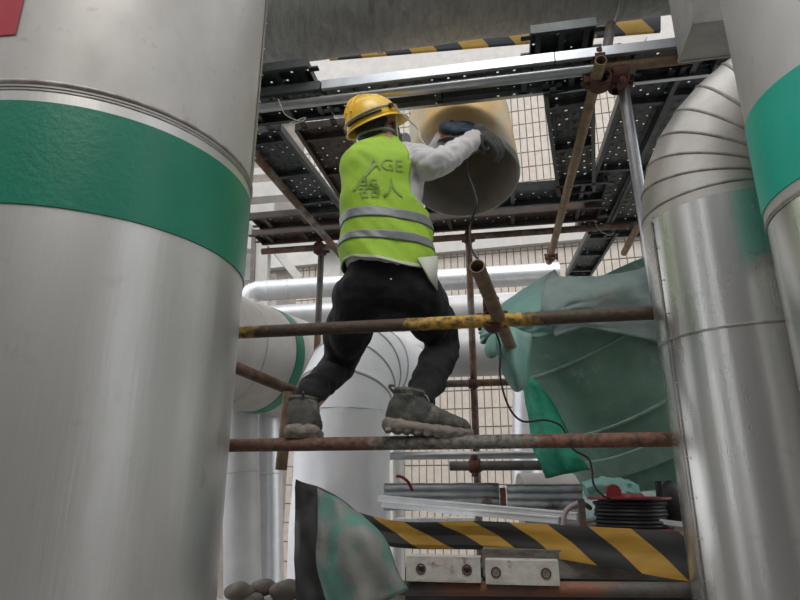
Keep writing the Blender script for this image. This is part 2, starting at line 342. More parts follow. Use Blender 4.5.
def gored(cx, cy, z0, r, rb, d, n, parent, m, mb_, total=90, tail=1.2, bt=.005):
    """elbow from vertical (up) to direction d (horizontal unit vector)"""
    cen = Vector((cx, cy, z0)) + d * rb; side = UZ.cross(d).normalized()
    def rg(ang, rr):
        c = cen - d * (rb * math.cos(ang)) + UZ * (rb * math.sin(ang)); rad = (-d * math.cos(ang) + UZ * math.sin(ang))
        return c, rad, [c + rad * (rr * math.cos(t)) + side * (rr * math.sin(t)) for t in (2 * math.pi * k / 64 for k in range(64))]
    for i in range(n):
        a0 = R(total) * i / n; a1 = R(total) * (i + 1) / n
        g = MB(); g.grid([rg(a0, r)[2], rg(a0 + .002, r + .003)[2], rg(a1, r + .001)[2]], True); ob('gore', g, m, parent)
        c, rad, _ = rg(a1, r); ax = [rad, side]
        bm_ = MB(); tdir = rad.cross(side)
        rows = []
        for k in range(7):
            q = math.pi * k / 6 - math.pi / 2
            rows.append([c + tdir * (bt * math.sin(q)) + (rad * math.cos(t) + side * math.sin(t)) * (r + .001 + bt * .8 * math.cos(q)) for t in (2 * math.pi * j / 64 for j in range(64))])
        ob('seam_bead', bm_.grid(rows, True), mb_, parent)
    if tail:
        c, rad, rr = rg(R(total), r); dr = side.cross(rad) if (side.cross(rad)).dot(d) > 0 else -side.cross(rad)
        g = MB(); g.grid([rr, [p + dr * tail for p in rr]], True); ob('cladding', g, m, parent)
gored(EX, EY, EZ, ER, RB, Vector((.76, -.65, 0)).normalized(), 8, ep, M['gore'], M['bead'], tail=.05)
a_v = aa2 = math.atan2(onpipe(664, 300, EX, EY, ER).x - EX, onpipe(664, 300, EX, EY, ER).y - EY)
ob('vertical_seam', patch(EX, EY, ER + .006, a_v - .015, a_v + .02, GROUND, EZ - .04, 4), M['bead'], ep)
for k in range(12):
    ob('rivet', MB().ball((EX + (ER + .007) * math.sin(a_v - .06), EY + (ER + .007) * math.cos(a_v - .06), -.35 + .11 * k), .003, nu=8, nv=5), M['bead'], ep)
# overhead duct and box
dq = 2.62; dr_ = .26
pc = PQ(430, 46, dq); el = math.atan2(pc.z, pc.dot(E2)); Dc = .26
zc = dq * math.tan(el + math.asin(dr_ / 3.7)); 
duct = thing('wrapped_duct', S(-1, dq, zc - dr_), 'large horizontal grey wrapped duct crossing the top of the picture', 'duct')
def hcyl(p0, p1, q, z, r, seg=64, nl=40, amp=0.):
    mb = MB(); rows = []
    for i in range(nl + 1):
        p = p0 + (p1 - p0) * i / nl; c = S(p, q, z)
        rows.append([c + (E2 * math.cos(t) + UZ * math.sin(t)) * (r + amp * noise.noise(Vector((p * 6, math.cos(t) * 2, math.sin(t) * 2)))) for t in (2 * math.pi * k / seg for k in range(seg))])
    return mb.grid(rows, True)
for a, b in ((-1.6, -.62), (-.62, .66), (.66, 2.2)):
    ob('wrapping', hcyl(a + .003, b, dq, zc, dr_, amp=.006), M['wrap'], duct)
    sm = MB(); sm.grid([[S(b + dx, dq, zc) + (E2 * math.cos(t) + UZ * math.sin(t)) * (dr_ + h) for t in (2 * math.pi * k / 64 for k in range(64))] for dx, h in ((-.012, .0), (-.008, .007), (.008, .007), (.012, .0))], True)
    ob('wrap_seam', sm, M['wrap'], duct)
bxz = 1.75; c1 = PZ(695, 23, bxz); c2 = PZ(677, 62, bxz)
q0, q1 = c1.dot(E2), c2.dot(E2); pp = (c1.dot(E1) + c2.dot(E1)) / 2
bxt = thing('box_beam', S(pp + .2, q0, bxz), 'grey square box beam end at the top right, beside the wrapped duct', 'beam')
bm_ = MB().box(S(pp + .45, (q0 + q1) / 2, bxz + .5), .9, q1 - q0, 1.0, (E1, E2, UZ)); bo = ob('casing', bm_, M['boxm'], bxt, smooth=False)
md = bo.modifiers.new('b', 'BEVEL'); md.width = .006; md.segments = 2
fl = MB()
for qq in (q0, q1): fl.box(S(pp + .45, qq, bxz + .002), .9, .008, .014, (E1, E2, UZ))
fl.box(S(pp, (q0 + q1) / 2, bxz + .002), .008, q1 - q0, .014, (E1, E2, UZ)); ob('folded_edge', fl, M['boxm'], bxt, smooth=False)
# ---------------------------------------------------------------- scaffold
def tube(label, a, b, m, r=.024, group=None, name='scaffold_tube', seg=20):
    a, b = Vector(a), Vector(b); n = max(2, int((b - a).length / .25)); pts = [a.lerp(b, i / n) for i in range(n + 1)]
    return ob(name, MB().tube(pts, r, seg, inner=.0035), m, label=label, cat='scaffold tube', group=group)
def coupler(label, c, ax1, ax2, s=1.0, m=None):
    m = m or M['coupler']; c = Vector(c); ax1 = ax1.normalized(); ax2 = ax2.normalized(); t = thing('scaffold_coupler', c, label, 'coupler')
    n = ax1.cross(ax2).normalized()
    for ax, off in ((ax1, n * .026 * s), (ax2, -n * .026 * s)):
        pc_ = c + off
        ob('clamp', MB().tube([pc_ - ax * .026 * s, pc_ - ax * .020 * s, pc_ + ax * .020 * s, pc_ + ax * .026 * s], [.027 * s, .033 * s, .033 * s, .027 * s], 18, inner=.004, jitter=.08), m, t)
        o2 = ax.cross(n).normalized()
        for sg in (-1, 1):
            b = pc_ + o2 * (sg * .040 * s)
            ob('bolt', MB().tube([b - n * .026 * s, b + n * .03 * s], .006 * s, 8), m, t)
            ob('nut', MB().tube([b + n * .014 * s, b + n * .028 * s], .012 * s, 6), m, t)
            ob('lug', MB().box(pc_ + o2 * (sg * .034 * s), .028 * s, .03 * s, .02 * s, (o2, ax, n)), m, t, smooth=False)
    return t
FQ = 2.12
A = PQ(225, 331.5, FQ); B = PQ(672, 314, FQ); zr = (A.z + B.z) / 2
tube('yellow and black rusty guard rail running across behind the thighs of the worker'.replace('behind', 'in front of'), S(A.dot(E1), FQ, zr), S(B.dot(E1), FQ, zr), banded('guard_rail_paint', A.dot(E1), B.dot(E1), [(0, (.50, .30, .05)), (.075, (.10, .065, .045)), (.46, (.58, .35, .06)), (.71, (.11, .075, .05))]))
A = PQ(205, 441, FQ); B = PQ(690, 441, FQ); zl = .158
tube('thick grey rusty scaffold tube the worker stands on', S(A.dot(E1), FQ, zl), S(B.dot(E1), FQ, zl), banded('standing_tube_rust', A.dot(E1), B.dot(E1), [(0, (.19, .095, .06)), (.38, (.24, .225, .20)), (.70, (.24, .11, .07))]))
# short open tube and coupler
sa, sb = Vector((.236, 1.72, .655)), PY(517, 362, 2.5); tube('short tan tube with an open end pointing at the viewer above the guard rail', sa, sb, M['tan'])
kc = PQ(492, 319, FQ + .012); coupler('rusty coupler clamping the short tan tube to the guard rail', kc + UZ * .02, E1, (sb - sa), 1.15)
tube('rusty brace tube sloping from the big left pipe to the paint-spattered stub', PQ(222, 362, 2.0), PQ(293, 391, 2.32), M['rust'], .022)
tube('tan paint-spattered stub tube beside the left boot', PQ(289, 392, 2.2), PQ(281, 470, 2.2), M['tan'], .022)
# far frame
LQ = 4.05; LZ = 1.76
def lrp(u, v, q=LQ): return PQ(u, v, q)
A, B = lrp(262, 253), lrp(642, 227)
tube('long ledger tube under the far edge of the upper deck', S(A.dot(E1), LQ, LZ), S(B.dot(E1), LQ, LZ), M['rust'])
px_ = lrp(468, 240).dot(E1); tube('upright rusty tube behind the worker under the cut pipe', S(px_, LQ + .055, GROUND), S(px_, LQ + .055, 1.9), M['rust'])
px2 = lrp(319, 250).dot(E1); tube('upright dark tube left of the worker below the deck', S(px2, LQ + .055, GROUND), S(px2, LQ + .055, 1.80), M['rustgrey'])
coupler('coupler joining the rusty upright to the far ledger tube', S(px_, LQ + .03, LZ), E1, UZ); coupler('coupler joining the dark left upright to the far ledger tube', S(px2, LQ + .03, LZ), E1, UZ, 1.25)
a = lrp(443, 384, 4.0); b = lrp(508, 384, 4.0); tube('short level tube with its end right of the black trouser leg', S(a.dot(E1), 4.0, a.z), S(b.dot(E1) + .25, 4.0, a.z), M['rust'])
coupler('coupler on the rusty upright at the short level tube', S(px_, 4.03, a.z), E1, UZ)
a = PQ(393, 456, 3.9); b = PQ(537, 456, 3.9); tube('level grey tube just under the standing tube, ending at the green net', S(a.dot(E1) - .3, 3.9, a.z), S(b.dot(E1), 3.9, a.z), M['galv'])
a = PQ(450, 466, 3.2); b = PQ(672, 467, 3.2); tube('lower grey level tube with a cut end, below the standing tube', S(a.dot(E1), 3.2, a.z), S(b.dot(E1) + .3, 3.2, a.z), M['rustgrey'])
cc = PQ(475, 466, 3.225); coupler('rusty coupler near the cut end of the lower level tube', cc, E1, UZ, 1.1)
# deck putlogs
a = PZ(255, 155, 1.77); b = PZ(352, 268, 1.70); tube('rusty bearer tube slanting under the left planks to the waist of the vest', a + (a - b) * .25, b, M['rust'], .025)
tube('short dark strut rising from the big coupler to the underside of the wrapped duct', PQ(603, 72, 2.41), PQ(611, 25, 2.62), M['rustgrey'], .024)
a = PZ(601, 60, 1.75); b = PZ(549, 262, 1.72); tube('brown bearer tube slanting down between the deck planks right of the cut pipe', a, b, M['tan'], .025)
coupler('coupler where the brown bearer tube meets the far ledger tube', (a.lerp(b, .93)), E1, b - a)
a = PZ(628, 226, 1.72); b = PZ(595, 286, 1.72)
tube('stub of tan tube under the deck beside the elbow pipe', PQ(640, 222, 3.9), PQ(624, 253, 4.5), M['tan'])
sp = PQ(622, 80, 2.45); tube('bright galvanised upright tube between the deck and the elbow pipe', sp + (PQ(657, 300, 2.52) - sp) * 3.0, sp + (sp - PQ(657, 300, 2.52)) * .17, M['galv'], .025)
NQ = 2.37; NZ = 1.80
A, B = PQ(245, 106, NQ), PQ(600, 62, NQ); pa = A.dot(E1); pb = PQ(594, 62, NQ).dot(E1)
tube('long galvanised tube at the near edge of the upper deck', S(pa - .15, NQ, NZ), S(pb, NQ, NZ), M['galv'], .026)
tube('rusty orange tube end between the coupler and the box beam', S(pb - .02, NQ, NZ), S(pb + .42, NQ, NZ), M['tan'], .024)
coupler('large rusty coupler at the right end of the near deck tube', S(pb + .02, NQ + .02, NZ - .01), E1, (b - a), 1.5)
coupler('rusty coupler on top of the bright galvanised upright', S(sp.dot(E1) - .02, 2.42, NZ - .03), E1, UZ, 1.35)
# perforated planks
def hole_sheet(L_, W_, rows, n, r=.007, keep=.62):
    """flat sheet (u along length, v across) with real octagonal holes"""
    mb = MB(); us = L_ / n; vs_ = W_ / rows
    for i in range(n):
        for j in range(rows):
            cu = (i + .5 + (.25 if j % 2 else -.25)) * us; cu0, cu1 = i * us, (i + 1) * us; cv = (j + .5) * vs_; v0, v1 = j * vs_, (j + 1) * vs_
            o = len(mb.v); sq = [(cu0, v0), ((cu0 + cu1) / 2, v0), (cu1, v0), (cu1, cv), (cu1, v1), ((cu0 + cu1) / 2, v1), (cu0, v1), (cu0, cv)]
            mb.v += [(a, b, 0) for a, b in sq]
            big_ = r if j not in (0, rows - 1) else r * .75
            for k in range(8):
                t = math.pi * (1.25 + k / 4.); mb.v.append((cu + big_ * math.cos(t), cv + big_ * math.sin(t), .0))
            for k in range(8):
                t = math.pi * (1.25 + k / 4.); mb.v.append((cu + big_ * 1.5 * math.cos(t), cv + big_ * 1.5 * math.sin(t), -.004))
            for k in range(8):
                k2 = (k + 1) % 8; mb.f.append((o + k, o + k2, o + 16 + k2, o + 16 + k)); mb.f.append((o + 16 + k, o + 16 + k2, o + 8 + k2, o + 8 + k))
            if random.random() > keep: mb.f.append(tuple(o + 8 + k for k in range(8)))
    return mb
def place(mb, org, du, dv, dn):
    o = MB(); o.v = [tuple(org + du * x + dv * y + dn * z) for x, y, z in mb.v]; o.f = list(mb.f); return o
def plank(label, a, b, width, m, rows=5, lip=.045, lipm=None, off=0, r=.0062, spacing=.075):
    """a,b: ends of the centre line of the deck face; opens downwards: lips hang below"""
    a, b = Vector(a), Vector(b); du = (b - a).normalized(); L_ = (b - a).length; dv = UZ.cross(du).normalized()
    t = thing('scaffold_plank', a.lerp(b, .5), label, 'scaffold plank', None); org = a - dv * width / 2 + UZ * off
    ob('deck_sheet', place(hole_sheet(L_, width, rows, max(4, int(L_ / spacing)), r), org, du, dv, UZ), m, t, smooth=False)
    for s_ in (-1, 1):
        e = a + dv * (s_ * width / 2); e2 = b + dv * (s_ * width / 2)
        l_ = MB(); l_.box((e + e2) / 2 - UZ * lip / 2, L_, .003, lip, (du, dv, UZ)); l_.box((e + e2) / 2 - UZ * lip - dv * (s_ * .010), L_, .022, .003, (du, dv, UZ))
        ob('side_lip', l_, (lipm or m), t, smooth=False)
    for k in (.12, .5, .88):
        c = a.lerp(b, k); ob('cross_rib', MB().box(c - UZ * .02, .025, width - .01, .03, (du, dv, UZ)), m, t, smooth=False)
    for c, sg in ((a, 1), (b, -1)):
        ob('end_cap', MB().box(c - UZ * .02, .004, width, .042, (du, dv, UZ)), m, t, smooth=False)
        for s2 in (-.3, .3): ob('hook', MB().box(c + dv * (s2 * width) - du * (.02 * sg) - UZ * .03, .05, .03, .008, (du, dv, UZ)), m, t, smooth=False)
    return t
DZ = 1.875; PX = PQ(322, 90, 2.33).dot(E1)
# near longitudinal planks, resting on the tube
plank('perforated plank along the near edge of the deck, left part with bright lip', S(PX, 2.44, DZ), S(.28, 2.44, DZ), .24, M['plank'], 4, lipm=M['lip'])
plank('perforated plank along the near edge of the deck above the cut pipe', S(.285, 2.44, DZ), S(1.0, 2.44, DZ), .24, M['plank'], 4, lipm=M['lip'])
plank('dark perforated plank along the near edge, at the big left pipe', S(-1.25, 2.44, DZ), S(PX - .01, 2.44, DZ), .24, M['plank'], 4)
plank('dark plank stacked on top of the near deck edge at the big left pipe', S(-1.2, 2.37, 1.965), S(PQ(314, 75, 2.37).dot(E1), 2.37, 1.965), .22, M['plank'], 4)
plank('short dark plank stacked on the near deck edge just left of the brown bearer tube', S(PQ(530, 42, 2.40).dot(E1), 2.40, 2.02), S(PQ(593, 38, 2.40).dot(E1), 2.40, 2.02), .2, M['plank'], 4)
DQ0, DQ1 = 2.57, 3.60
def crossplank(label, u0, v0, u1, v1, width, m, z=1.86, **k):
    plank(label, PZ(u0, v0, z), PZ(u1, v1, z), width, m, z and 6, **k)
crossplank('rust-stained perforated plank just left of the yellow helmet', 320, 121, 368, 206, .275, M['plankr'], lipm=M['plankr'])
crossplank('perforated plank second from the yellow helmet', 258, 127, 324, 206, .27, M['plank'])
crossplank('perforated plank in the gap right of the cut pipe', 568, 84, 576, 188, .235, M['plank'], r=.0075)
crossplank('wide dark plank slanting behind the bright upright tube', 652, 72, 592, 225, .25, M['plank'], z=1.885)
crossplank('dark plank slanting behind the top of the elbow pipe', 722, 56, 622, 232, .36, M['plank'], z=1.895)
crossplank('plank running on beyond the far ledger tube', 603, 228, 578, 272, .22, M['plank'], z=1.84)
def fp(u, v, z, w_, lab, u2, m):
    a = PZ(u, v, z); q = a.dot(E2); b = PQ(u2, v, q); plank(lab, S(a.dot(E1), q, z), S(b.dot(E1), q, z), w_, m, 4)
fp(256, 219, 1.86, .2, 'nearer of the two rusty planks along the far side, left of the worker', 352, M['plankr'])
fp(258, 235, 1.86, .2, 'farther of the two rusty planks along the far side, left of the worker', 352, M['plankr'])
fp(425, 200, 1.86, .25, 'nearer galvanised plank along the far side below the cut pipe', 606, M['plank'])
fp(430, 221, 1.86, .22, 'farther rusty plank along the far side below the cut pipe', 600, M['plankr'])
a = PZ(300, 110, 1.9)
# hazard board above
def strip_board(name, label, cat, pts_top, pts_bot, m, thick=.004, wav=.0, nrow=6):
    n = len(pts_top); top = spline(pts_top, 8); bot = spline(pts_bot, 8); mb = MB(); uv = []; L_ = 0; rows = []
    nn = len(top); cum = [0]
    for i in range(1, nn): cum.append(cum[-1] + (top[i] - top[i - 1]).length)
    dn = (top[-1] - top[0]).cross(UZ).normalized()
    def layer(off):
        rr = []
        for j in range(nrow + 1):
            t = j / nrow; rr.append([top[i].lerp(bot[i], t) + dn * (off + wav * (math.sin(t * 9) * .6 + noise.noise(Vector((cum[i] * 5, t * 2, 1))))) for i in range(nn)])
            for i in range(nn): uv.append((cum[i], t))
        return rr
    r1 = layer(0); r2 = layer(thick); mb.grid(r1); mb.grid(r2); mb.uv = None
    # rim
    o2 = len(r1) * nn
    for i in range(nn - 1): mb.f.append((i, i + 1, o2 + i + 1, o2 + i)); k = nrow * nn; mb.f.append((k + i, k + i + 1, o2 + k + i + 1, o2 + k + i))
    for j in range(nrow):
        for e in (0, nn - 1): mb.f.append((j * nn + e, (j + 1) * nn + e, o2 + (j + 1) * nn + e, o2 + j * nn + e))
    mb.uv = uv; return ob(name, mb, m, label=label, cat=cat, fix=True)
hq = 3.0
t0, t1 = PQ(330, 42, hq), PQ(660, 15, hq); b0, b1 = PQ(330, 61, hq), PQ(660, 33, hq)
strip_board('hazard_board', 'yellow and dark striped board high up between the duct and deck', 'board', [t0, t0.lerp(t1, .5), t1], [b0, b0.lerp(b1, .5), b1], M['hazard2'], .02)
# ---------------------------------------------------------------- the cut pipe
ctop = PY(452, 60, 2.72); 
cb = PY(466, 180, 2.76); axp = Vector((-.02, .32, 1)).normalized(); cr = .279
cp = thing('cut_pipe', cb, 'short yellow-primed pipe hanging open end down, being ground by the worker', 'pipe')
sa_ = axp.orthogonal().normalized(); sb_ = axp.cross(sa_)
def rg2(c, r): return [c + (sa_ * math.cos(t) + sb_ * math.sin(t)) * r for t in (2 * math.pi * k / 72 for k in range(72))]
Lp = .47
ob('pipe_wall', MB().grid([rg2(cb + axp * .045, cr), rg2(cb + axp * Lp, cr)], True), M['cutpipe'], cp, label='yellow primed outer wall')
ob('pipe_bore', MB().grid([rg2(cb, cr - .012), rg2(cb + axp * Lp, cr - .012)], True), M['cutin'], cp, label='dull grey inside wall')
ob('bevelled_rim', MB().grid([rg2(cb, cr - .012), rg2(cb, cr - .004), rg2(cb + axp * .012, cr), rg2(cb + axp * .045, cr + .0005)], True), M['cutrim'], cp, label='bare metal ground rim')
ob('end_plate', MB().cap(rg2(cb + axp * Lp, cr)), M['cutpipe'], cp, smooth=False)
# ---------------------------------------------------------------- pipes behind
def clad_run(label, name, pts, r, m, joints=(), parent=None, seg=48, band=None, bandm=None, sup=None):
    t = thing(name, Vector(pts[0]), label, 'pipe'); pts = [Vector(p) for p in pts]
    ob('cladding', MB().tube(pts, r, seg), m, t)
    for j in joints:
        tot = sum((pts[i + 1] - pts[i]).length for i in range(len(pts) - 1)); acc = 0; w_ = j * tot
        for i in range(len(pts) - 1):
            l_ = (pts[i + 1] - pts[i]).length
            if acc + l_ >= w_ or i == len(pts) - 2:
                d = (pts[i + 1] - pts[i]).normalized(); c = pts[i] + d * (w_ - acc); ob('seam_bead', MB().tube([c - d * .006, c - d * .003, c + d * .003, c + d * .006], [r, r + .006, r + .006, r], seg), m, t); break
            acc += l_
    if band:
        c0 = pts[0].lerp(pts[-1], band[0]); c1_ = pts[0].lerp(pts[-1], band[1]); ob('green_band', MB().tube([c0, c1_], r + .004, seg), bandm, t, label='green band')
    if sup: sup = Vector(sup); ob('support_post', MB().tube([Vector((sup.x, sup.y, GROUND)), sup], .04, 12), M['frame'], t)
    return t
wx, wy, wr = -.335, 3.55, .275
we = thing('elbow_clad_pipe', (wx, wy, GROUND), 'white-wrapped pipe rising behind the legs and bending right', 'pipe')
mbw = MB(); rows = []
for i in range(60):
    z = GROUND + (.43 - GROUND) * i / 59
    rows.append([Vector((wx, wy, z)) + (X_ * math.cos(t) + Y_ * math.sin(t)) * (wr + .012 * noise.noise(Vector((math.cos(t) * 2.4, math.sin(t) * 2.4, z * 3))) + .005 * noise.noise(Vector((math.cos(t) * 7, math.sin(t) * 7, z * 6)))) for t in (2 * math.pi * k / 72 for k in range(72))])
ob('plastic_wrap', mbw.grid(rows, True), M['white'], we, label='creased white wrapping')
gored(wx, wy, .43, wr, .32, Vector((.42, .9, 0)).normalized(), 4, we, M['white'], M['pale'], tail=.5, bt=.008)
clad_run('grey clad pipe with a green band behind the left end of the guard rail', 'clad_pipe', [PY(150, 330, 3.6), PY(305, 372, 5.0)], .40, M['cladup'], (.40,), band=(.60, .66), bandm=M['green'])
def hp(u0, u1, v, q): a = PQ((u0 + u1) / 2, v, q); return S(PQ(u0, v, q).dot(E1), q, a.z), S(PQ(u1, v, q).dot(E1), q, a.z)
a, b = hp(262, 560, 282, 6.0)
bend = [a + Vector((-.16, 0, -.6)), a + Vector((-.16, 0, -.2)), a + Vector((-.145, 0, -.1)), a + Vector((-.10, 0, -.03)), a + Vector((-.03, 0, 0)), a + E1 * .05]
clad_run('slim silver pipe with a small elbow at its left end, behind the waist', 'clad_pipe', bend + [b], .115, M['silver'], (.1, .15, .2, .26, .5, .75), sup=PQ(362, 283, 6.0))
a, b = hp(225, 560, 309, 6.6); clad_run('second silver pipe just below the slim one, farther back', 'clad_pipe', [a, b], .12, M['silver'], (.3, .6), sup=PQ(370, 310, 6.6))
a, b = hp(380, 600, 352, 5.0); clad_run('fat grey level pipe behind the right knee', 'clad_pipe', [a, b], .20, M['pale'], (.3, .62), sup=PQ(398, 354, 5.0))
a, b = hp(395, 600, 308, 5.6); clad_run('grey level pipe behind the short tan tube', 'clad_pipe', [a, b], .13, M['pale'], (.4,), sup=PQ(400, 310, 5.6))
clad_run('pale upright pipe beside the big left pipe, below the brace tube', 'clad_pipe', [PY(243, 600, 4.6), PY(240, 395, 4.6)], .13, M['pale'], (.6,))
clad_run('white upright pipe next to the tan stub tube', 'clad_pipe', [PY(268, 600, 4.9), PY(266, 398, 4.9)], .12, M['silver'], (.6,))
clad_run('white upright drainpipe at the left edge of the green net', 'clad_pipe', [PQ(527, 500, 6.5), PQ(527, 385, 6.5)], .15, M['silver'], (.5,))
a = PY(255, 262, 7.0)
sf = thing('stair_tower', PY(262, 310, 7.0), 'pale steel stair tower beyond the big left pipe', 'stair tower')
def bar(u0, v0, u1, v1, y, w_, name='bar', m='frame'):
    p, q = PY(u0, v0, y), PY(u1, v1, y); d = (q - p).normalized(); s_ = d.cross(Y_).normalized(); ob(name, MB().box((p + q) / 2, (q - p).length, w_, w_, (d, s_, d.cross(s_))), M[m], sf, smooth=False)
bar(262, 228, 262, 330, 7.0, .16, 'post'); bar(272, 275, 272, 330, 7.2, .1, 'post'); bar(240, 205, 300, 280, 7.0, .1, 'brace'); bar(230, 246, 420, 240, 7.1, .16, 'beam')
bar(225, 196, 300, 190, 6.9, .2, 'beam'); bar(252, 300, 254, 230, 6.8, .05, 'rod', 'rustgrey'); bar(333, 330, 332, 248, 7.3, .22, 'post'); bar(230, 175, 275, 172, 6.9, .1, 'beam')
ob('panel', MB().box(PY(235, 235, 7.4), 1.0, .05, 1.3), M['frame'], sf, smooth=False)
# ---------------------------------------------------------------- green covered pipe on the right
GA = PY(580, 310, 3.0); GB = PY(688, 485, 3.25); gd = (GB - GA).normalized(); gs = gd.cross(Y_).normalized(); gt = gd.cross(gs); gr_ = .47
gp = thing('wrapped_pipe', GB, 'big leaning pipe wrapped in green film under the draped tarps', 'pipe')
def gring(s_, r, n=64): c = GA + gd * s_; return [c + (gs * math.cos(t) + gt * math.sin(t)) * (r + .006 * noise.noise(Vector((math.cos(t) * 3, math.sin(t) * 3, s_ * 5)))) for t in (2 * math.pi * k / n for k in range(n))]
ob('film_wrap', MB().grid([gring(-.05 + .05 * i, gr_) for i in range(24)], True), M['fgreen'], gp)
for s_, w_ in ((.12, .012), (.46, .012), (.60, .10), (1.0, .07)):
    ob('tape_band', MB().grid([gring(s_, gr_ + .001), gring(s_ + .004, gr_ + .010), gring(s_ + w_, gr_ + .010), gring(s_ + w_ + .004, gr_ + .001)], True), M['seam'], gp, label='paler tape band around the film')
def drape(name, label, a0, a1, skirt, m, rad=.50, n=50, off=0., amp=.03, seed=0, top=.16):
    mb = MB(); rows = []; K = 26
    for i in range(n + 1):
        t = a0 + (a1 - a0) * i / n; row = []; sk = skirt((i / n))
        for j in range(K + 1):
            s_ = j / K
            if s_ < .45: rr = rad * (s_ / .45); h = -top * (1 - (s_ / .45) ** 3) - .05
            else: rr = rad + .03 * (s_ - .45); h = -.05 + sk * (s_ - .45) / .55
            h += .13 * math.cos(t); p = GA + gd * h + (gs * math.cos(t) + gt * math.sin(t)) * rr
            k_ = amp * min(1, s_ * 2.5); nv_ = Vector((math.cos(t) * 2.2 + seed, math.sin(t) * 2.2, s_ * 2.2))
            fold = noise.noise(nv_) + .55 * math.sin(t * 15 + 4 * noise.noise(nv_ * 1.2)) * s_ * .5 + .35 * noise.noise(nv_ * 3.2) + .5 * (abs(noise.noise(nv_ * 2.6)) - .2) + .25 * abs(noise.noise(nv_ * 6))
            outw = (gs * math.cos(t) + gt * math.sin(t) - gd * (1 - s_)).normalized()
            row.append(p + outw * (off + abs(k_ * fold)))
        rows.append(row)
    mb.grid(rows); o = ob(name, mb, m, label=label, cat='tarp', auto=None)
    md_ = o.modifiers.new('t', 'SOLIDIFY'); md_.thickness = .004; return o
# angle 0 = gs direction
drape('draped_tarp', 'teal tarp over the left shoulder of the big wrapped pipe', R(96), R(235), lambda k: .07 + .04 * math.sin(k * 9), M['tarp'], rad=.485, seed=3, amp=.05, top=.07)
drape('draped_tarp', 'grey-green tarp over the top of the wrapped pipe with a pointed flap', R(-80), R(128), lambda k: .10 + .34 * max(0, 1 - abs(k - .70) * 4.2), M['tarpg'], rad=.49, off=.035, seed=8, top=.09, amp=.055)
def sheet(name, label, rows_px, m, amp=.03, cat='tarp', seed=0, thick=.004, sc_=5, sub=5):
    """cloth through a net of measured points (u,v,depth), refined and wrinkled"""
    rws = [spline([PY(*p) for p in r], sub) for r in rows_px]; cols = list(zip(*rws)); cols = [spline(c, sub) for c in cols]
    mb = MB(); mb.grid([[p + Vector((0, -1, .2)) * amp * (noise.noise(p * sc_ + Vector((seed, 0, 0))) + .6 * noise.noise(p * sc_ * 2.7) + .35 * math.sin(p.x * 60 + p.z * 12 + 5 * noise.noise(p * 4))) for p in c] for c in cols])
    o = ob(name, mb, m, label=label, cat=cat, auto=None); s_ = o.modifiers.new('t', 'SOLIDIFY'); s_.thickness = thick; return o
sheet('hanging_cloth', 'teal cloth knot hanging at the left of the wrapped pipe below the coupler', [[(500, 330, 2.45), (515, 328, 2.4), (532, 335, 2.5)], [(497, 345, 2.4), (510, 352, 2.3), (530, 362, 2.45)], [(503, 372, 2.45), (515, 380, 2.35), (527, 385, 2.45)], [(512, 389, 2.5), (517, 391, 2.42), (522, 389, 2.5)]], M['tarp'], .02, seed=2)
sheet('hanging_cloth', 'small teal rag end dangling left of the tan tube', [[(489, 338, 2.6), (494, 334, 2.55), (500, 338, 2.6)], [(485, 349, 2.6), (492, 350, 2.55), (501, 350, 2.6)], [(487, 357, 2.6), (492, 358, 2.57), (497, 355, 2.6)]], M['tarp'], .01, seed=5)
sheet('safety_net', 'bright green net hanging along the lower left of the wrapped pipe', [[(522, 376, 2.75), (532, 378, 2.7), (548, 395, 2.75)], [(530, 420, 2.8), (545, 418, 2.7), (566, 425, 2.75)], [(535, 455, 2.8), (552, 450, 2.7), (575, 455, 2.75)], [(545, 478, 2.85), (565, 474, 2.75), (590, 470, 2.8)]], M['net'], .03, cat='net', seed=9)
# ---------------------------------------------------------------- cables
def cable(label, pts, r, m, name='cable', cat='cable'): return ob(name, MB().tube(spline(pts, 10), r, 10), m, label=label, cat=cat)
cable('black power cable falling from the grinder through the cut pipe to the reel', [PY(470, 143, 2.43), PY(466, 165, 2.38), PY(474, 190, 2.33), PY(477, 205, 2.3), PY(470, 225, 2.35), PY(472, 250, 2.3), PY(484, 268, 2.2), PY(487, 290, 2.15), PY(487, 310, 2.2), PY(500, 345, 2.35), PY(500, 375, 2.3), PY(508, 405, 2.3), PY(522, 421, 2.3), PY(545, 420, 2.3), PY(562, 427, 2.3), PY(572, 448, 2.3), PY(588, 458, 2.3), PY(592, 470, 2.3), PY(594, 485, 2.3), PY(604, 496, 2.3), PY(613, 499, 2.38)], .0042, M['black'])
for lab, u, v, y, sgn in (('thin wire twist on the ledger beside the slanting plank', 600, 229, 3.84, 1), ('thin wire tie at the rusty tube end by the box beam', 640, 50, 2.3, -1), ('thin wire hanging at the corner of the left planks', 286, 112, 2.40, 1)):
    c = PY(u, v, y); cable(lab, [c + Vector((-.04 * sgn, 0, .07)), c + Vector((0, -.01, -.02)), c + Vector((.07, 0, -.05)), c + Vector((.09, 0, -.03)), c + Vector((.02, 0, -.06))], .0022, M['strap'], 'wire_tie', 'wire')
cable('rust-red hose end lying on the corrugated sheet', [PY(396, 476, 3.1), PY(402, 477, 3.1), PY(408, 482, 3.1), PY(412, 490, 3.15)], .008, M['reelred'], 'hose', 'hose')
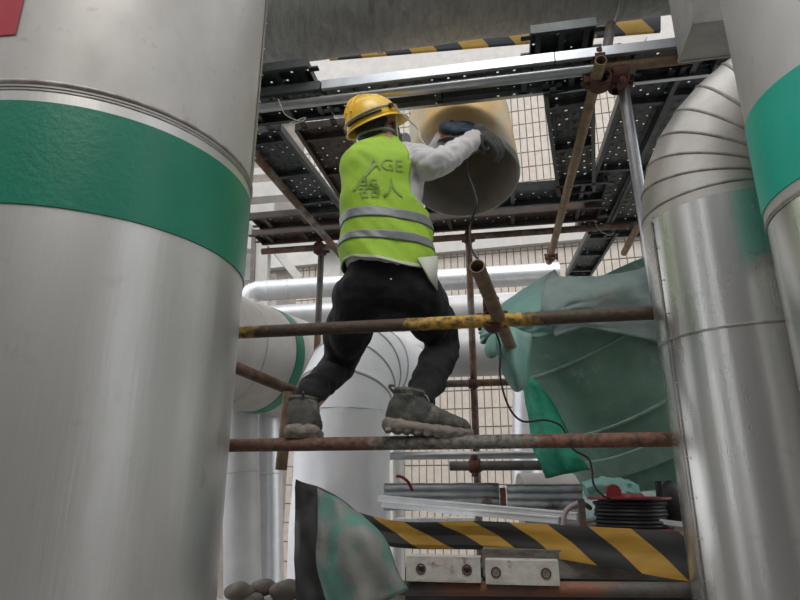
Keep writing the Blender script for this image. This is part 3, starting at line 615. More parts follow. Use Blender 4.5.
# ---------------------------------------------------------------- lower platform and things on it
tb_t = [PY(352, 510, 2.72), PY(372, 516, 2.66), PY(410, 522, 2.58), PY(480, 521, 2.45), PY(560, 525, 2.3), PY(640, 529, 2.14), PY(700, 533, 2.03)]
tb_b = [PY(366, 534, 2.70), PY(385, 545, 2.64), PY(420, 549, 2.56), PY(490, 550, 2.43), PY(560, 559, 2.28), PY(640, 573, 2.12), PY(700, 583, 2.01)]
strip_board('hazard_sheet', 'black and yellow striped toe board sheet along the lower platform', 'board', tb_t, tb_b, M['hazard'], .004, .010)
plz = PY(480, 524, 2.6).z - .02
pf = thing('work_platform', S(.3, 2.75, plz - .05), 'lower work platform deck behind the striped toe board', 'platform')
for k in range(2):
    ob('deck_board', MB().box(S(.35, 2.72 + k * .26, plz - .02), 2.0, .25, .04, (E1, E2, UZ)), M['oldwood'], pf, smooth=False)
def corrug(label, u0, u1, vt, vb, q):
    a = PQ(u0, vt, q); b = PQ(u1, vt, q); zt, zb = a.z, PQ(u0, vb, q).z; p0_, p1_ = a.dot(E1), b.dot(E1); mb = MB()
    rows = []
    for j in range(25):
        t = j / 24; z = zt + (zb - zt) * t; off = .010 * math.sin(t * 4 * 2 * math.pi)
        rows.append([S(p0_ + (p1_ - p0_) * i / 12, q + off + .004 * noise.noise(Vector((i, j, q))), z + .003 * noise.noise(Vector((i * .7, 3, q)))) for i in range(13)])
    mb.grid(rows); o = ob('corrugated_sheet', mb, M['corr'], label=label, cat='metal sheet'); md_ = o.modifiers.new('t', 'SOLIDIFY'); md_.thickness = .003
corrug('weathered corrugated sheet edge right of the white wrapped pipe', 384, 499, 483, 510, 3.3)
corrug('weathered corrugated sheet edge with a rust spot beside the reel', 506, 592, 484, 514, 3.2)
ob('sheet_clip', MB().box(PQ(503, 497, 3.22), .03, .03, .09, (E1, E2, UZ)), M['coupler'], smooth=False, label='rusted clip between the two corrugated sheets', cat='clip')
def trunk(label, p, q, w_, h_):
    p, q = Vector(p), Vector(q); d = (q - p).normalized(); s_ = d.cross(UZ).normalized(); n = s_.cross(d); t = thing('cable_trunking', p.lerp(q, .5), label, 'trunking')
    L_ = (q - p).length; c = (p + q) / 2
    ob('channel', MB().box(c, L_, w_, h_, (d, s_, n)), M['trunk'], t, smooth=False)
    ob('cover', MB().box(c + n * (h_ / 2 + .003), L_ * .99, w_ + .006, .006, (d, s_, n)), M['trunk'], t, smooth=False)
    ob('end_lip', MB().box(q, .006, w_ + .01, h_ + .01, (d, s_, n)), M['corr'], t, smooth=False)
trunk('upper long white trunking lying on the platform', PY(380, 499, 3.0), PY(578, 517, 2.62), .05, .022)
trunk('lower long grey-white trunking lying in front of the other', PY(384, 505, 2.95), PY(560, 521, 2.55), .04, .02)
tl = thing('packed_cladding', PY(430, 524, 2.72), 'flat white cladding strips behind the left end of the toe board', 'cladding')
for k in range(3):
    c = PY(408 + 27 * k, 520.5 - .3 * k, 2.78 - .05 * k); ob('panel_strip', MB().box(c, .108, .12, .02, (E1, E2, UZ)), M['trunk'], tl, smooth=False)
# reel
rc = PY(632, 528, 2.45); rc.z = PY(632, 532, 2.35).z
rl = thing('cable_reel', rc, 'red reel wound with black cable on the platform', 'cable reel')
mbr = MB()
for k in range(7): mbr.tube([rc + UZ * (.018 + .0135 * k) + (X_ * math.cos(t) + Y_ * math.sin(t)) * (.125 + .004 * math.sin(k * 2.3)) for t in (2 * math.pi * j / 40 for j in range(41))], .0075, 8)
mbr.tube([rc + UZ * .005, rc + UZ * .11], .115, 32); ob('wound_cable', mbr, M['black'], rl)
def flange(z, r): return MB().tube([rc + UZ * z, rc + UZ * (z + .002), rc + UZ * (z + .008), rc + UZ * (z + .010)], [r - .004, r, r, r - .004], 48)
ob('flange', flange(.0, .15), M['reelred'], rl); ob('flange', flange(.112, .155), M['reelred'], rl)
ob('hub', MB().tube([rc + UZ * .12, rc + UZ * .135], [.06, .05], 32), M['reelred'], rl)
kb = rc + Vector((-.075, -.05, .14)); ob('handle_knob', MB().tube([kb - Y_ * .012 - UZ * .0, kb + Y_ * .012], [.027, .027], 28), M['reelred'], rl)
ob('handle_stem', MB().tube([kb - UZ * .024, kb + UZ * .0], .008, 10), M['reelred'], rl)
ob('crank', MB().box(rc + Vector((.112, -.02, .15)), .018, .02, .06), M['black'], rl, smooth=False, label='black upright grip')
sheet('rag', 'bundle of pale and green rags behind the reel', [[(585, 488, 2.75), (610, 482, 2.8), (635, 492, 2.8), (672, 487, 2.8)], [(583, 500, 2.7), (610, 496, 2.65), (640, 500, 2.7), (674, 500, 2.75)], [(584, 524, 2.65), (610, 522, 2.6), (640, 522, 2.65), (676, 524, 2.7)]], M['ragw'], .04, cat='rag', seed=4, sc_=8)
ob('rag_roll', MB().tube(spline([PY(586, 492, 2.68), PY(605, 486, 2.68), PY(622, 487, 2.7), PY(634, 492, 2.72)], 5), .035, 14, jitter=.5), M['tarp'], label='rolled teal rag left of the reel handle', cat='rag')
ob('dusty_pipe', MB().tube([PY(520, 500, 4.2), PY(720, 497, 4.2)], .17, 32), M['dirtw'], label='dusty pale pipe lying behind the rags', cat='pipe')
cable('pink-grey hose loop beside the post stub on the platform', [PY(563, 526, 2.5), PY(565, 513, 2.5), PY(572, 506, 2.5), PY(582, 503, 2.5), PY(590, 508, 2.55)], .010, M['hose'], 'hose', 'hose')
ob('post_stub', MB().box(PY(582, 514, 2.42), .022, .022, .11), M['rustgrey'], smooth=False, label='short grey square post behind the toe board', cat='post')
ob('white_batten', MB().box(PY(672, 523, 2.35), .10, .02, .018, (Vector((1, 0, -.12)).normalized(), Y_, UZ)), M['trunk'], smooth=False, label='white batten end poking out beside the reel', cat='batten')
ob('black_bag', MB().ball(PY(672, 503, 2.62), .05, .05, .09, nu=16, nv=12), M['black'], label='black bag between the reel and the shiny pipe', cat='bag')
# beam under the toe board
bq = 2.05
def bpt(u, v): return PQ(u, v, bq)
c0, c1_ = bpt(425, 553), bpt(690, 575); zt = bpt(480, 553).z
wb = ob('weathered_board', MB().box(S(.50, 2.44, PQ(480, 549, 2.34).z - .045), 1.25, .20, .09, (E1, E2, UZ)), M['oldwood'], smooth=False, label='weathered grey board on top of the chipped white channels', cat='board')
def chan(label, u0, u1, v0, v1, holes):
    a = bpt(u0, v0); b = bpt(u1, v1); p0_, p1_ = a.dot(E1), b.dot(E1); z1_ = a.z; z0_ = b.z; q = bq; t = thing('steel_channel', S((p0_ + p1_) / 2, q, z0_), label, 'channel')
    hs = [bpt(h, (v0 + v1) / 2).dot(E1) for h in holes]; mid = (z0_ + z1_) / 2; rr = .011; xs = [p0_] + [x for h in hs for x in (h - rr * 1.6, h + rr * 1.6)] + [p1_]
    mb = MB()
    for i in range(len(xs) - 1):
        if i % 2 == 0: mb.grid([[S(xs[i], q, z0_), S(xs[i + 1], q, z0_)], [S(xs[i], q, z1_), S(xs[i + 1], q, z1_)]])
        else:
            h = hs[i // 2]; sq = []; ci = []
            for k in range(16):
                an = 2 * math.pi * k / 16; cx_, cz_ = math.cos(an), math.sin(an); m_ = max(abs(cx_), abs(cz_)); sq.append(S(h + rr * 1.6 * cx_ / m_, q, mid + (z1_ - z0_) / 2 * cz_ / m_)); ci.append(S(h + rr * cx_, q, mid + rr * cz_))
            mb.grid([sq, ci, [p + E2 * .006 for p in ci]], True)
    ob('web', mb, M['chan'], t, smooth=False)
    for z in (z0_, z1_): ob('flange', MB().box(S((p0_ + p1_) / 2, q + .035, z), p1_ - p0_, .07, .006, (E1, E2, UZ)), M['chan'], t, smooth=False)
    for h in hs:
        ob('bolt_hole_ring', MB().tube([S(h, q - .003, mid), S(h, q + .002, mid)], rr + .005, 20, inner=.005), M['coupler'], t)
chan('chipped white channel with two rusty holes, left of the pair under the toe board', 406, 481, 557, 582, (421, 467))
chan('chipped white channel with two dark holes, right of the pair under the toe board', 485, 560, 561, 585, (496, 546))
tube('grey-green level tube at the very bottom below the channels', PQ(395, 588, 2.1), PQ(706, 590, 2.1), M['rustgrey'], .022)
ob('dark_fill_board', MB().box(S(.35, 2.62, PQ(480, 590, 2.62).z), 1.6, .05, .16, (E1, E2, UZ)), M['darkst'], smooth=False, label='dark fill board added behind the chipped white channels', cat='beam')  # added board, coloured dark to stand for the darkness behind the channels
# green tarp bottom left
sheet('draped_tarp', 'grey and green tarp hanging at the bottom beside the striped toe board', [[(318, 488, 2.2), (335, 497, 2.1), (350, 508, 2.1), (362, 516, 2.15)], [(318, 530, 2.1), (345, 530, 1.98), (368, 530, 1.98), (385, 540, 2.05)], [(318, 565, 2.1), (350, 560, 1.95), (378, 560, 1.93), (397, 572, 2.0)], [(330, 612, 2.1), (350, 610, 1.95), (375, 606, 1.93), (408, 590, 2.0)]], M['tarplow'], .025, seed=21, sc_=7)
sheet('draped_tarp', 'black bunched tarp at the bottom behind the hanging grey-green one', [[(296, 480, 2.3), (330, 492, 2.22), (356, 512, 2.2)], [(296, 530, 2.3), (330, 530, 2.2), (352, 540, 2.2)], [(296, 610, 2.3), (330, 610, 2.2), (350, 612, 2.2)]], M['darkst'], .03, seed=31, sc_=7)
for i, (u, v, r, lab) in enumerate(((240, 592, .06, 'leftmost rubble lump at the bottom beside the big left pipe'), (262, 586, .05, 'second rubble lump from the big left pipe'), (285, 590, .065, 'largest rubble lump at the bottom left'), (308, 594, .05, 'rubble lump beside the dark green tarp'), (250, 600, .05, 'small rubble lump at the bottom frame edge'))):
    c = PY(u, v, 2.6 + .05 * (i % 2)); mb = MB().ball(c, r, r * .9, r * .6, nu=18, nv=12); mb.v = [tuple(Vector(p) + (Vector(p) - c) * .5 * noise.noise(Vector(p) * 14)) for p in mb.v]
    ob('rubble_lump', mb, M['stone'], label=lab, cat='stone')
zz = PY(270, 606, 2.6).z
ob('lower_shelf', MB().box(S(-.6, 2.65, zz - .02), .9, .4, .04, (E1, E2, UZ)), M['oldwood'], smooth=False, label='old board shelf carrying the rubble lumps', cat='board')
# bits under the beam
vb = thing('valve_body', PY(540, 612, 3.0), 'dark valve body glimpsed under the bottom tube', 'valve')
ob('body', MB().ball(PY(535, 602, 3.0), .09, nu=20, nv=12), M['darkst'], vb); ob('flange', MB().tube([PY(555, 600, 3.0), PY(562, 600, 3.0)], .10, 24), M['rustgrey'], vb)
ob('stem', MB().tube([PY(535, 590, 3.0), PY(535, 580, 3.0)], .02, 10), M['rustgrey'], vb)
ob('white_sack', MB().ball(PY(602, 604, 3.1), .13, .12, .06, nu=20, nv=12), M['trunk'], label='white sack glimpsed under the bottom tube', cat='sack')
mo = thing('motor', PY(640, 606, 2.9), 'dark finned motor glimpsed at the bottom right', 'motor')
ob('casing', MB().tube([PY(620, 603, 2.9), PY(668, 603, 2.9)], .075, 24), M['darkst'], mo)
for k in range(7): ob('fin', MB().tube([PY(623 + 7 * k, 603, 2.9), PY(625 + 7 * k, 603, 2.9)], .088, 24), M['darkst'], mo)
# ---------------------------------------------------------------- the worker
feet = PY(370, 436, 2.2)
wk = thing('person', Vector((feet.x, feet.y, zl + .024)), 'worker in yellow helmet and lime vest standing on a tube, grinding the cut pipe', 'person')
def sec(c, a, b, yaw, tilt=0, n=40, fn=None, ex=2.3):
    c = Vector(c); ca, sa = math.cos(yaw), math.sin(yaw); out = []
    for k in range(n):
        t = 2 * math.pi * k / n; x = a * math.copysign(abs(math.cos(t)) ** (2 / ex), math.cos(t)); y = b * math.copysign(abs(math.sin(t)) ** (2 / ex), math.sin(t))
        p = c + Vector((x * ca - y * sa, x * sa + y * ca, 0)); p.z += tilt * x
        out.append(p)
    return out
YW = R(22)      # the torso is turned so that the right shoulder is farther away
# keys: (u, v, y, halfwidth, halfdepth)
TK = [(388, 272, 2.27, .178, .135), (388, 255, 2.28, .188, .135), (387, 235, 2.28, .187, .130), (385, 212, 2.28, .182, .125), (384, 190, 2.285, .180, .125), (384, 170, 2.30, .182, .125), (385, 161, 2.32, .176, .112), (386, 153, 2.34, .148, .092), (386, 147, 2.36, .098, .070), (385, 142, 2.37, .068, .060)]
def interp(keys, t):
    x = t * (len(keys) - 1); i = min(int(x), len(keys) - 2); f = x - i
    P = [keys[max(i - 1, 0)], keys[i], keys[i + 1], keys[min(i + 2, len(keys) - 1)]]
    return [.5 * ((2 * b) + (c - a) * f + (2 * a - 5 * b + 4 * c - d) * f * f + (3 * b - a - 3 * c + d) * f ** 3) for a, b, c, d in zip(*P)]
def torso_ring(t, off=0., n=64, hem=False):
    u, v, y, a, b = interp(TK, t); c = PY(u, v, y); pts = sec(c, a + off, b + off, YW, n=n); out = []
    for k, p in enumerate(pts):
        d = (p - c); d.z = 0; d.normalize()
        wv = .012 * noise.noise(Vector((p.x * 6, p.y * 6, p.z * 9))) + .010 * (abs(noise.noise(Vector((p.x * 7 + 3, p.y * 7, p.z * 12 + p.x * 9)))) - .2) + .006 * noise.noise(Vector((p.x * 14, p.y * 14, p.z * 22 + p.x * 20)))
        pull = .007 * math.sin(p.z * 34 + p.x * 22) * max(0, 1 - t * 1.6)
        q = p + d * (wv + pull) * (1 - t * .5)
        if t < .15: q.z += (.15 - t) / .15 * (.018 * math.sin(k / n * 2 * math.pi * 2 + 1.3))
        out.append(q)
    return out
SHL, SHR = PY(362, 166, 2.26), PY(411, 160, 2.39)
ELR, WRR = PY(437, 164, 2.20), PY(479, 136, 2.42)
ELL, WRL = PY(420, 165, 2.52), PY(443, 139, 2.49)
HPL, HPR = PY(364, 292, 2.28), PY(416, 292, 2.30)
KNL, KNR = PY(340, 362, 2.58), PY(442, 343, 2.56)
ANL, ANR = PY(306, 408, 2.27), PY(421, 402, 2.20)
NK = PY(385, 145, 2.36); HD = PY(380, 135, 2.37)
def limb(mb, pts, rr, n=10, seg=20): 
    sp_ = spline(pts, n); r_ = []; 
    for i in range(len(sp_)):
        x = i / n; k = min(int(x), len(rr) - 2); f = x - k; f = f * f * (3 - 2 * f); r_.append(rr[k] * (1 - f) + rr[k + 1] * f)
    mb.tube(sp_, r_, seg); mb.ball(sp_[0], r_[0] * .98); mb.ball(sp_[-1], r_[-1] * .98); return mb
# head frame
HF = Vector((.80, .48, .42)).normalized(); HR = HF.cross(UZ); HR = (HR.normalized() + Vector((0, 0, -.06))).normalized(); HU = HR.cross(HF).normalized(); HR = HF.cross(HU).normalized()
hax = (HR, HF, HU)
def hp_(r, f, u): return HD + HR * r + HF * f + HU * u
body = MB()
body.ball(hp_(0, -.008, .025), .076, .092, .095, hax, 24, 16); body.ball(hp_(0, .035, -.045), .052, .052, .062, hax, 20, 12)
body.tube([hp_(0, .085, .018), hp_(0, .100, -.006), hp_(0, .106, -.018), hp_(0, .088, -.028)], [.009, .012, .015, .009], 10)
body.ball(hp_(0, .082, -.052), .024, .012, .009, hax, 12, 8); body.ball(hp_(0, .066, -.085), .026, .022, .018, hax, 12, 8)
for s_ in (-1, 1): body.ball(hp_(s_ * .076, -.008, -.005), .010, .020, .032, hax, 12, 8); body.ball(hp_(s_ * .04, .058, -.015), .024, .022, .02, hax, 10, 8)
limb(body, [hp_(0, -.02, -.03), NK, PY(385, 150, 2.35)], [.058, .056, .075])
for i in range(8): pass
body.grid([torso_ring(.02 + .9 * i / 20, -.022, 40) for i in range(21)], True); body.cap(torso_ring(.02, -.022, 40)[::-1]); body.cap(torso_ring(.92, -.022, 40))
limb(body, [SHR, ELR, WRR], [.050, .040, .028]); limb(body, [SHL, ELL, WRL], [.050, .038, .028])
limb(body, [HPL, KNL, ANL], [.085, .055, .040]); limb(body, [HPR, KNR, ANR], [.085, .055, .040]); body.ball(PY(389, 288, 2.29), .15, .11, .10)
# hands within the gloves, feet within the boots
body.ball(PY(456, 128, 2.46), .022, .016, .018); body.ball(PY(486, 136, 2.405), .020, .014, .020)
body.ball(PY(306, 424, 2.32), .035, .075, .03); body.ball(PY(432, 424, 2.19), .075, .035, .03)
bme = voxel(body, .009, 4); mesh_obj('body', bme, M['skin'], wk, auto=None)
for s_ in (-1, 1):
    ob('eye', MB().ball(hp_(s_ * .032, .080, .010), .011, nu=12, nv=8), M['trunk'], wk); ob('eyebrow', MB().tube(spline([hp_(s_ * .015, .088, .030), hp_(s_ * .034, .086, .036), hp_(s_ * .052, .072, .030)], 4), .004, 8), M['hair'], wk)
hr = MB(); hr.ball(hp_(0, -.024, .030), .081, .088, .090, hax, 24, 16); hr.ball(hp_(0, -.058, -.028), .062, .040, .048, hax, 18, 12)
hm = voxel(hr, .007, 3, lambda c: .003 * noise.noise(c * 60)); mesh_obj('hair', hm, M['hair'], wk, auto=None)
# respirator and glasses, strap
mk = MB(); mk.ball(hp_(0, .088, -.038), .040, .036, .040, hax, 18, 12); mask = mesh_obj('respirator_mask', voxel(mk, .006, 3), M['mask'], wk, auto=None)
for s_ in (-1, 1): ob('filter', MB().tube([hp_(s_ * .038, .085, -.050), hp_(s_ * .062, .088, -.056)], [.026, .028], 20), M['mask'], mask)
ob('mask_strap', MB().tube(spline([hp_(.045, .070, -.03), hp_(.082, .01, -.015), hp_(.076, -.05, .0), hp_(0, -.115, .01), hp_(-.076, -.05, .0), hp_(-.082, .01, -.015), hp_(-.045, .07, -.03)], 6), .006, 8), M['mask'], mask)
gl = MB().grid([[hp_(.075 * math.sin(a), .095 * math.cos(a) * .98 + .008, z) for a in [R(-75 + 10 * k) for k in range(16)]] for z in (-.004, .008, .02, .03)]); glo = ob('glasses', gl, M['lens'], wk); glo.modifiers.new('t', 'SOLIDIFY').thickness = .003
for s_ in (-1, 1): ob('temple_arm', MB().tube([hp_(s_ * .076, .03, .018), hp_(s_ * .083, -.03, .012)], .003, 8), M['black'], glo)
# helmet
HC = hp_(0, -.012, .052); TLT = Quaternion(HR, R(6)); hu, hf = TLT @ HU, TLT @ HF; hrr = HR
# lean of the shell as the photo shows: brim rises to the right
def hel(r, f, u): return HC + hrr * r + hf * f + hu * u
def dome(th, ph, ex=0.):   # th azimuth (0 = front), ph 0 brim .. 1 top
    e = ph * math.pi / 2; rx = (.112 + ex) * math.cos(e) ** .80; ry = (.136 + ex) * math.cos(e) ** .80; h = (.128 + ex) * math.sin(e)
    rid = .010 * math.exp(-((math.sin(th) * math.cos(e)) / .20) ** 2) * (math.sin(e) ** 1.2)
    return hel(rx * math.sin(th), ry * math.cos(th), h + rid)
hs = MB(); hs.grid([[dome(2 * math.pi * j / 56, i / 18) for j in range(56)] for i in range(19)], True)
ho = ob('helmet', hs, M['helmet'], wk, auto=None); ho.modifiers.new('t', 'SOLIDIFY').thickness = .003
br = MB(); rows = []
for k, (ex, dz) in enumerate(((0, .004), (.006, -.002), (.012, -.008), (.013, -.012), (.008, -.011), (-.002, -.004))):
    rows.append([hel((.112 + ex) * math.sin(t), (.136 + ex + (.038 * max(0, math.cos(t)) ** 2 if ex > .003 else 0)) * math.cos(t), dz - (.010 * max(0, math.cos(t)) if ex > .003 else 0)) for t in (2 * math.pi * j / 56 for j in range(56))])
ob('brim', br.grid(rows, True, True), M['helmet'], ho, auto=None)
for s_ in (-.035, 0, .035):
    ob('ridge', MB().tube(spline([dome(math.pi + s_ * 9, .35, .002), dome(math.pi + s_ * 11, .6, .004), dome(math.pi + s_ * 14, .85, .003), dome(0 + .0001 + s_ * 2, .95, .003), dome(-s_ * 11, .7, .003)], 6), .0055, 8), M['helmet'], ho)
ob('goggle_band', MB().tube([dome(2 * math.pi * j / 48, .16 + .02 * math.sin(2 * math.pi * j / 48), .003) for j in range(49)], .0045, 8), M['strap'], ho, label='pale elastic band around the shell')
ob('band_back', MB().tube([dome(R(100 + 5 * j), .09, .003) for j in range(17)], .006, 8), M['black'], ho, label='black rear section of the band')
ob('clip', MB().box(dome(R(75), .14, .008), .014, .02, .016, hax), M['black'], ho, smooth=False, label='black clip on the side of the shell')
ob('chin_strap', MB().tube(spline([dome(R(60), .02, -.004), hp_(.078, .03, -.05), hp_(.03, .075, -.10), hp_(0, .08, -.105), hp_(-.03, .075, -.10), hp_(-.078, .03, -.05), dome(R(-60), .02, -.004)], 5), .004, 8), M['strap'], ho)
cable_pts = [dome(R(72), .12, .008), PY(417, 128, 2.36), PY(420, 138, 2.30), PY(426, 146, 2.29)]
ob('strap_tail', MB().tube(spline(cable_pts, 6), .0035, 8), M['strap'], ho, label='pale strap end hanging to the shoulder')
# jacket: torso, upper arms, sleeves
jk = MB(); jk.grid([torso_ring(.0 + i / 24, -.010, 48) for i in range(25)], True); jk.cap(torso_ring(0, -.010, 48)[::-1]); jk.cap(torso_ring(1, -.01, 48))
limb(jk, [SHR + Vector((-.05, 0, .0)), SHR + Vector((.025, -.03, -.02)), ELR, WRR], [.080, .078, .058, .041])
limb(jk, [SHL + Vector((.05, 0, 0)), SHL, ELL, WRL], [.070, .066, .052, .040])
for k in range(5):
    c = ELR.lerp(WRR, .18 + .17 * k); d = (WRR - ELR).normalized(); a, b = frames([c, c + d])[0]; rr = .054 - .004 * k
    jk.tube([c + (a * math.cos(t) + b * math.sin(t)) * rr + d * .012 * math.sin(t * 1 + k) for t in (2 * math.pi * j / 20 for j in range(21))], .0075, 8)
jme = voxel(jk, .008, 5, lambda c: .009 * noise.noise(c * 12) + .009 * (abs(noise.noise(c * 17)) - .2) + .004 * noise.noise(c * 34)); mesh_obj('jacket', jme, M['jacket'], wk, auto=None)
# vest (open at the arms)
zarm = PY(400, 205, 2.2).z
def armcut(p): 
    c = PY(385, 175, 2.30); d = p - c; lx = d.x * math.cos(YW) + d.y * math.sin(YW)
    return lx > .062 + .16 * max(0, .62 - (p.z - zarm) / .10) ** 2 and p.z > zarm
vs = MB(); NR = 70; NS = 96
def V(t, k): return vring[t][k]
vring = [torso_ring(.0 + .985 * i / NR, .008, NS) for i in range(NR + 1)]
vs.grid(vring, True)
def right_panel(p):  # the grey shoulder panel shows right of a near vertical edge
    return False
vs.f = [f for f in vs.f if not armcut(sum((Vector(vs.v[i]) for i in f), Vector()) / 4)]
vo = ob('safety_vest', vs, M['vest'], wk, auto=None); vo.modifiers.new('t', 'SOLIDIFY').thickness = .003
def vband(t0, t1, off, m, name, label=None, parent=vo, arc=None):
    mb = MB(); rows = [torso_ring(t0 + (t1 - t0) * i / 6, .008 + off, NS) for i in range(7)]
    mb.grid(rows, True); mb.f = [f for f in mb.f if not armcut(sum((Vector(mb.v[i]) for i in f), Vector()) / 4)]
    o = ob(name, mb, m, parent, auto=None, label=label); o.modifiers.new('t', 'SOLIDIFY').thickness = .003; return o
vband(.24, .285, .004, M['reflect'], 'reflective_strip', 'upper grey reflective strip'); vband(.125, .17, .004, M['reflect'], 'reflective_strip', 'lower grey reflective strip')
vband(-.0, .022, .004, M['hem'], 'vest_hem', 'pale hem edge')
fa, fb, fc, fd = PY(417, 258, 2.16), PY(437, 256, 2.20), PY(437, 291, 2.22), PY(428, 278, 2.18)
fm = MB().grid([[fa, fa.lerp(fb, .5), fb], [fa.lerp(fd, .5), fa.lerp(fc, .5) + Vector((0, -.01, 0)), fb.lerp(fc, .5)], [fd, fd.lerp(fc, .5), fc]]); fo = ob('vest_tail', fm, M['hem'], vo, label='pale lining of the lifted vest tail'); fo.modifiers.new('t', 'SOLIDIFY').thickness = .004
# printing on the back, plus a fold line drawn as a slash
bvh = BVHTree.FromPolygons([Vector(v) for v in vs.v], vs.f)
def vtext(txt, u, v, size, rot=0, shear=0):
    cu = bpy.data.curves.new('t', 'FONT'); cu.body = txt; cu.size = size; cu.align_x = 'CENTER'; cu.align_y = 'CENTER'; cu.resolution_u = 3; cu.offset = .0008
    o = bpy.data.objects.new('t', cu); C.objects.link(o); dg = bpy.context.evaluated_depsgraph_get(); me = bpy.data.meshes.new_from_object(o.evaluated_get(dg)); bpy.data.objects.remove(o)
    b = bmesh.new(); b.from_mesh(me); bmesh.ops.triangulate(b, faces=b.faces); bmesh.ops.subdivide_edges(b, edges=[e for e in b.edges if e.calc_length() > .012], cuts=1); 
    c = PY(u, v, 2.0); rx = Vector((math.cos(rot), 0, math.sin(rot))); ry = Vector((-math.sin(rot), 0, math.cos(rot))); drn = Vector((math.sin(-YW) * .3, 1, .25)).normalized()
    for vt in b.verts:
        p = c + rx * vt.co.x + ry * vt.co.y; hit = bvh.ray_cast(p, drn)
        vt.co = (hit[0] - drn * .0045) if hit[0] else p + drn * .2
    b.to_mesh(me); b.free(); return mesh_obj('print_and_fold', me, M['print'], vo, smooth=False, label='dark green lettering and drawn fold line')
# (rays leave from a plane behind the back)
def vt_at(txt, u, v, size, rot=0):
    r = ray(u, v).normalized(); hit = bvh.ray_cast(Vector((0, 0, 0)), r)
    if not hit[0]: return
    c = hit[0]; n = hit[1]; n = n if n.dot(r) < 0 else -n; n = (n + Vector((0, -1, -.3))).normalized()
    rx = n.cross(UZ) * -1; rx = (UZ.cross(n)).normalized(); rx = rx if rx.x > 0 else -rx; ry = (n.cross(rx)).normalized(); ry = ry if ry.z > 0 else -ry
    cu = bpy.data.curves.new('t', 'FONT'); cu.body = txt; cu.size = size; cu.align_x = 'CENTER'; cu.align_y = 'CENTER'; cu.resolution_u = 3
    o = bpy.data.objects.new('t', cu); C.objects.link(o); dg = bpy.context.evaluated_depsgraph_get(); me = bpy.data.meshes.new_from_object(o.evaluated_get(dg)); bpy.data.objects.remove(o)
    b = bmesh.new(); b.from_mesh(me); bmesh.ops.triangulate(b, faces=b.faces)
    for _ in range(2):
        L_ = [e for e in b.edges if e.calc_length() > .008]
        if L_: bmesh.ops.subdivide_edges(b, edges=L_, cuts=1); bmesh.ops.triangulate(b, faces=b.faces)
    cr_, sr_ = math.cos(rot), math.sin(rot)
    for vt in b.verts:
        x, y = vt.co.x * cr_ - vt.co.y * sr_, vt.co.x * sr_ + vt.co.y * cr_; p = c + rx * x + ry * y + n * .15; h = bvh.ray_cast(p, -n)
        vt.co = (h[0] + n * .0040) if h[0] else p - n * .15
    b.to_mesh(me); b.free(); mesh_obj('print_and_fold', me, M['print'], vo, smooth=False, label='dark green lettering and drawn fold line')
vt_at('AGE', 386, 165, .078, R(4)); vt_at('器人', 381, 189, .092, R(6)); vt_at('/', 364, 178, .20, R(-20));  # the slash puts the dark line of a diagonal fold into colour
# trousers
tr = MB(); tr.grid([sec(PY(388, v, y), a, b, YW * .6) for v, y, a, b in ((256, 2.28, .160, .118), (264, 2.28, .166, .125), (280, 2.28, .172, .130), (296, 2.29, .172, .128), (308, 2.30, .155, .110), (316, 2.31, .11, .08))], True)
tr.cap(sec(PY(388, 256, 2.28), .160, .118, YW * .6)); tr.cap(sec(PY(388, 316, 2.31), .11, .08, YW * .6))
ANL = ANL + UZ * .03
limb(tr, [HPL + Vector((-.005, 0, 0)), HPL.lerp(KNL, .5) + Vector((-.005, -.02, -.0)), KNL, KNL.lerp(ANL, .55), ANL + UZ * .015], [.108, .098, .078, .064, .054])
limb(tr, [HPR + Vector((.01, 0, -.01)), HPR.lerp(KNR, .5) + Vector((.0, -.02, .0)), KNR, KNR.lerp(ANR, .55), ANR + UZ * .015], [.108, .098, .080, .068, .056])
def tz(c):
    lowr = max(0, min(1, (.62 - c.z) / .25))
    return .010 * noise.noise(c * 9) + .012 * (abs(noise.noise(c * 11)) - .2) + .005 * noise.noise(c * 24) + .003 * lowr * math.sin(c.z * 90 + c.x * 40 + 6 * noise.noise(c * 8))
tme = voxel(tr, .008, 4, tz); to = mesh_obj('trousers', tme, M['trousers'], wk, auto=None)
ob('waist_tag', MB().box(PY(391, 279, 2.135), .006, .003, .004), M['trunk'], to, smooth=False)
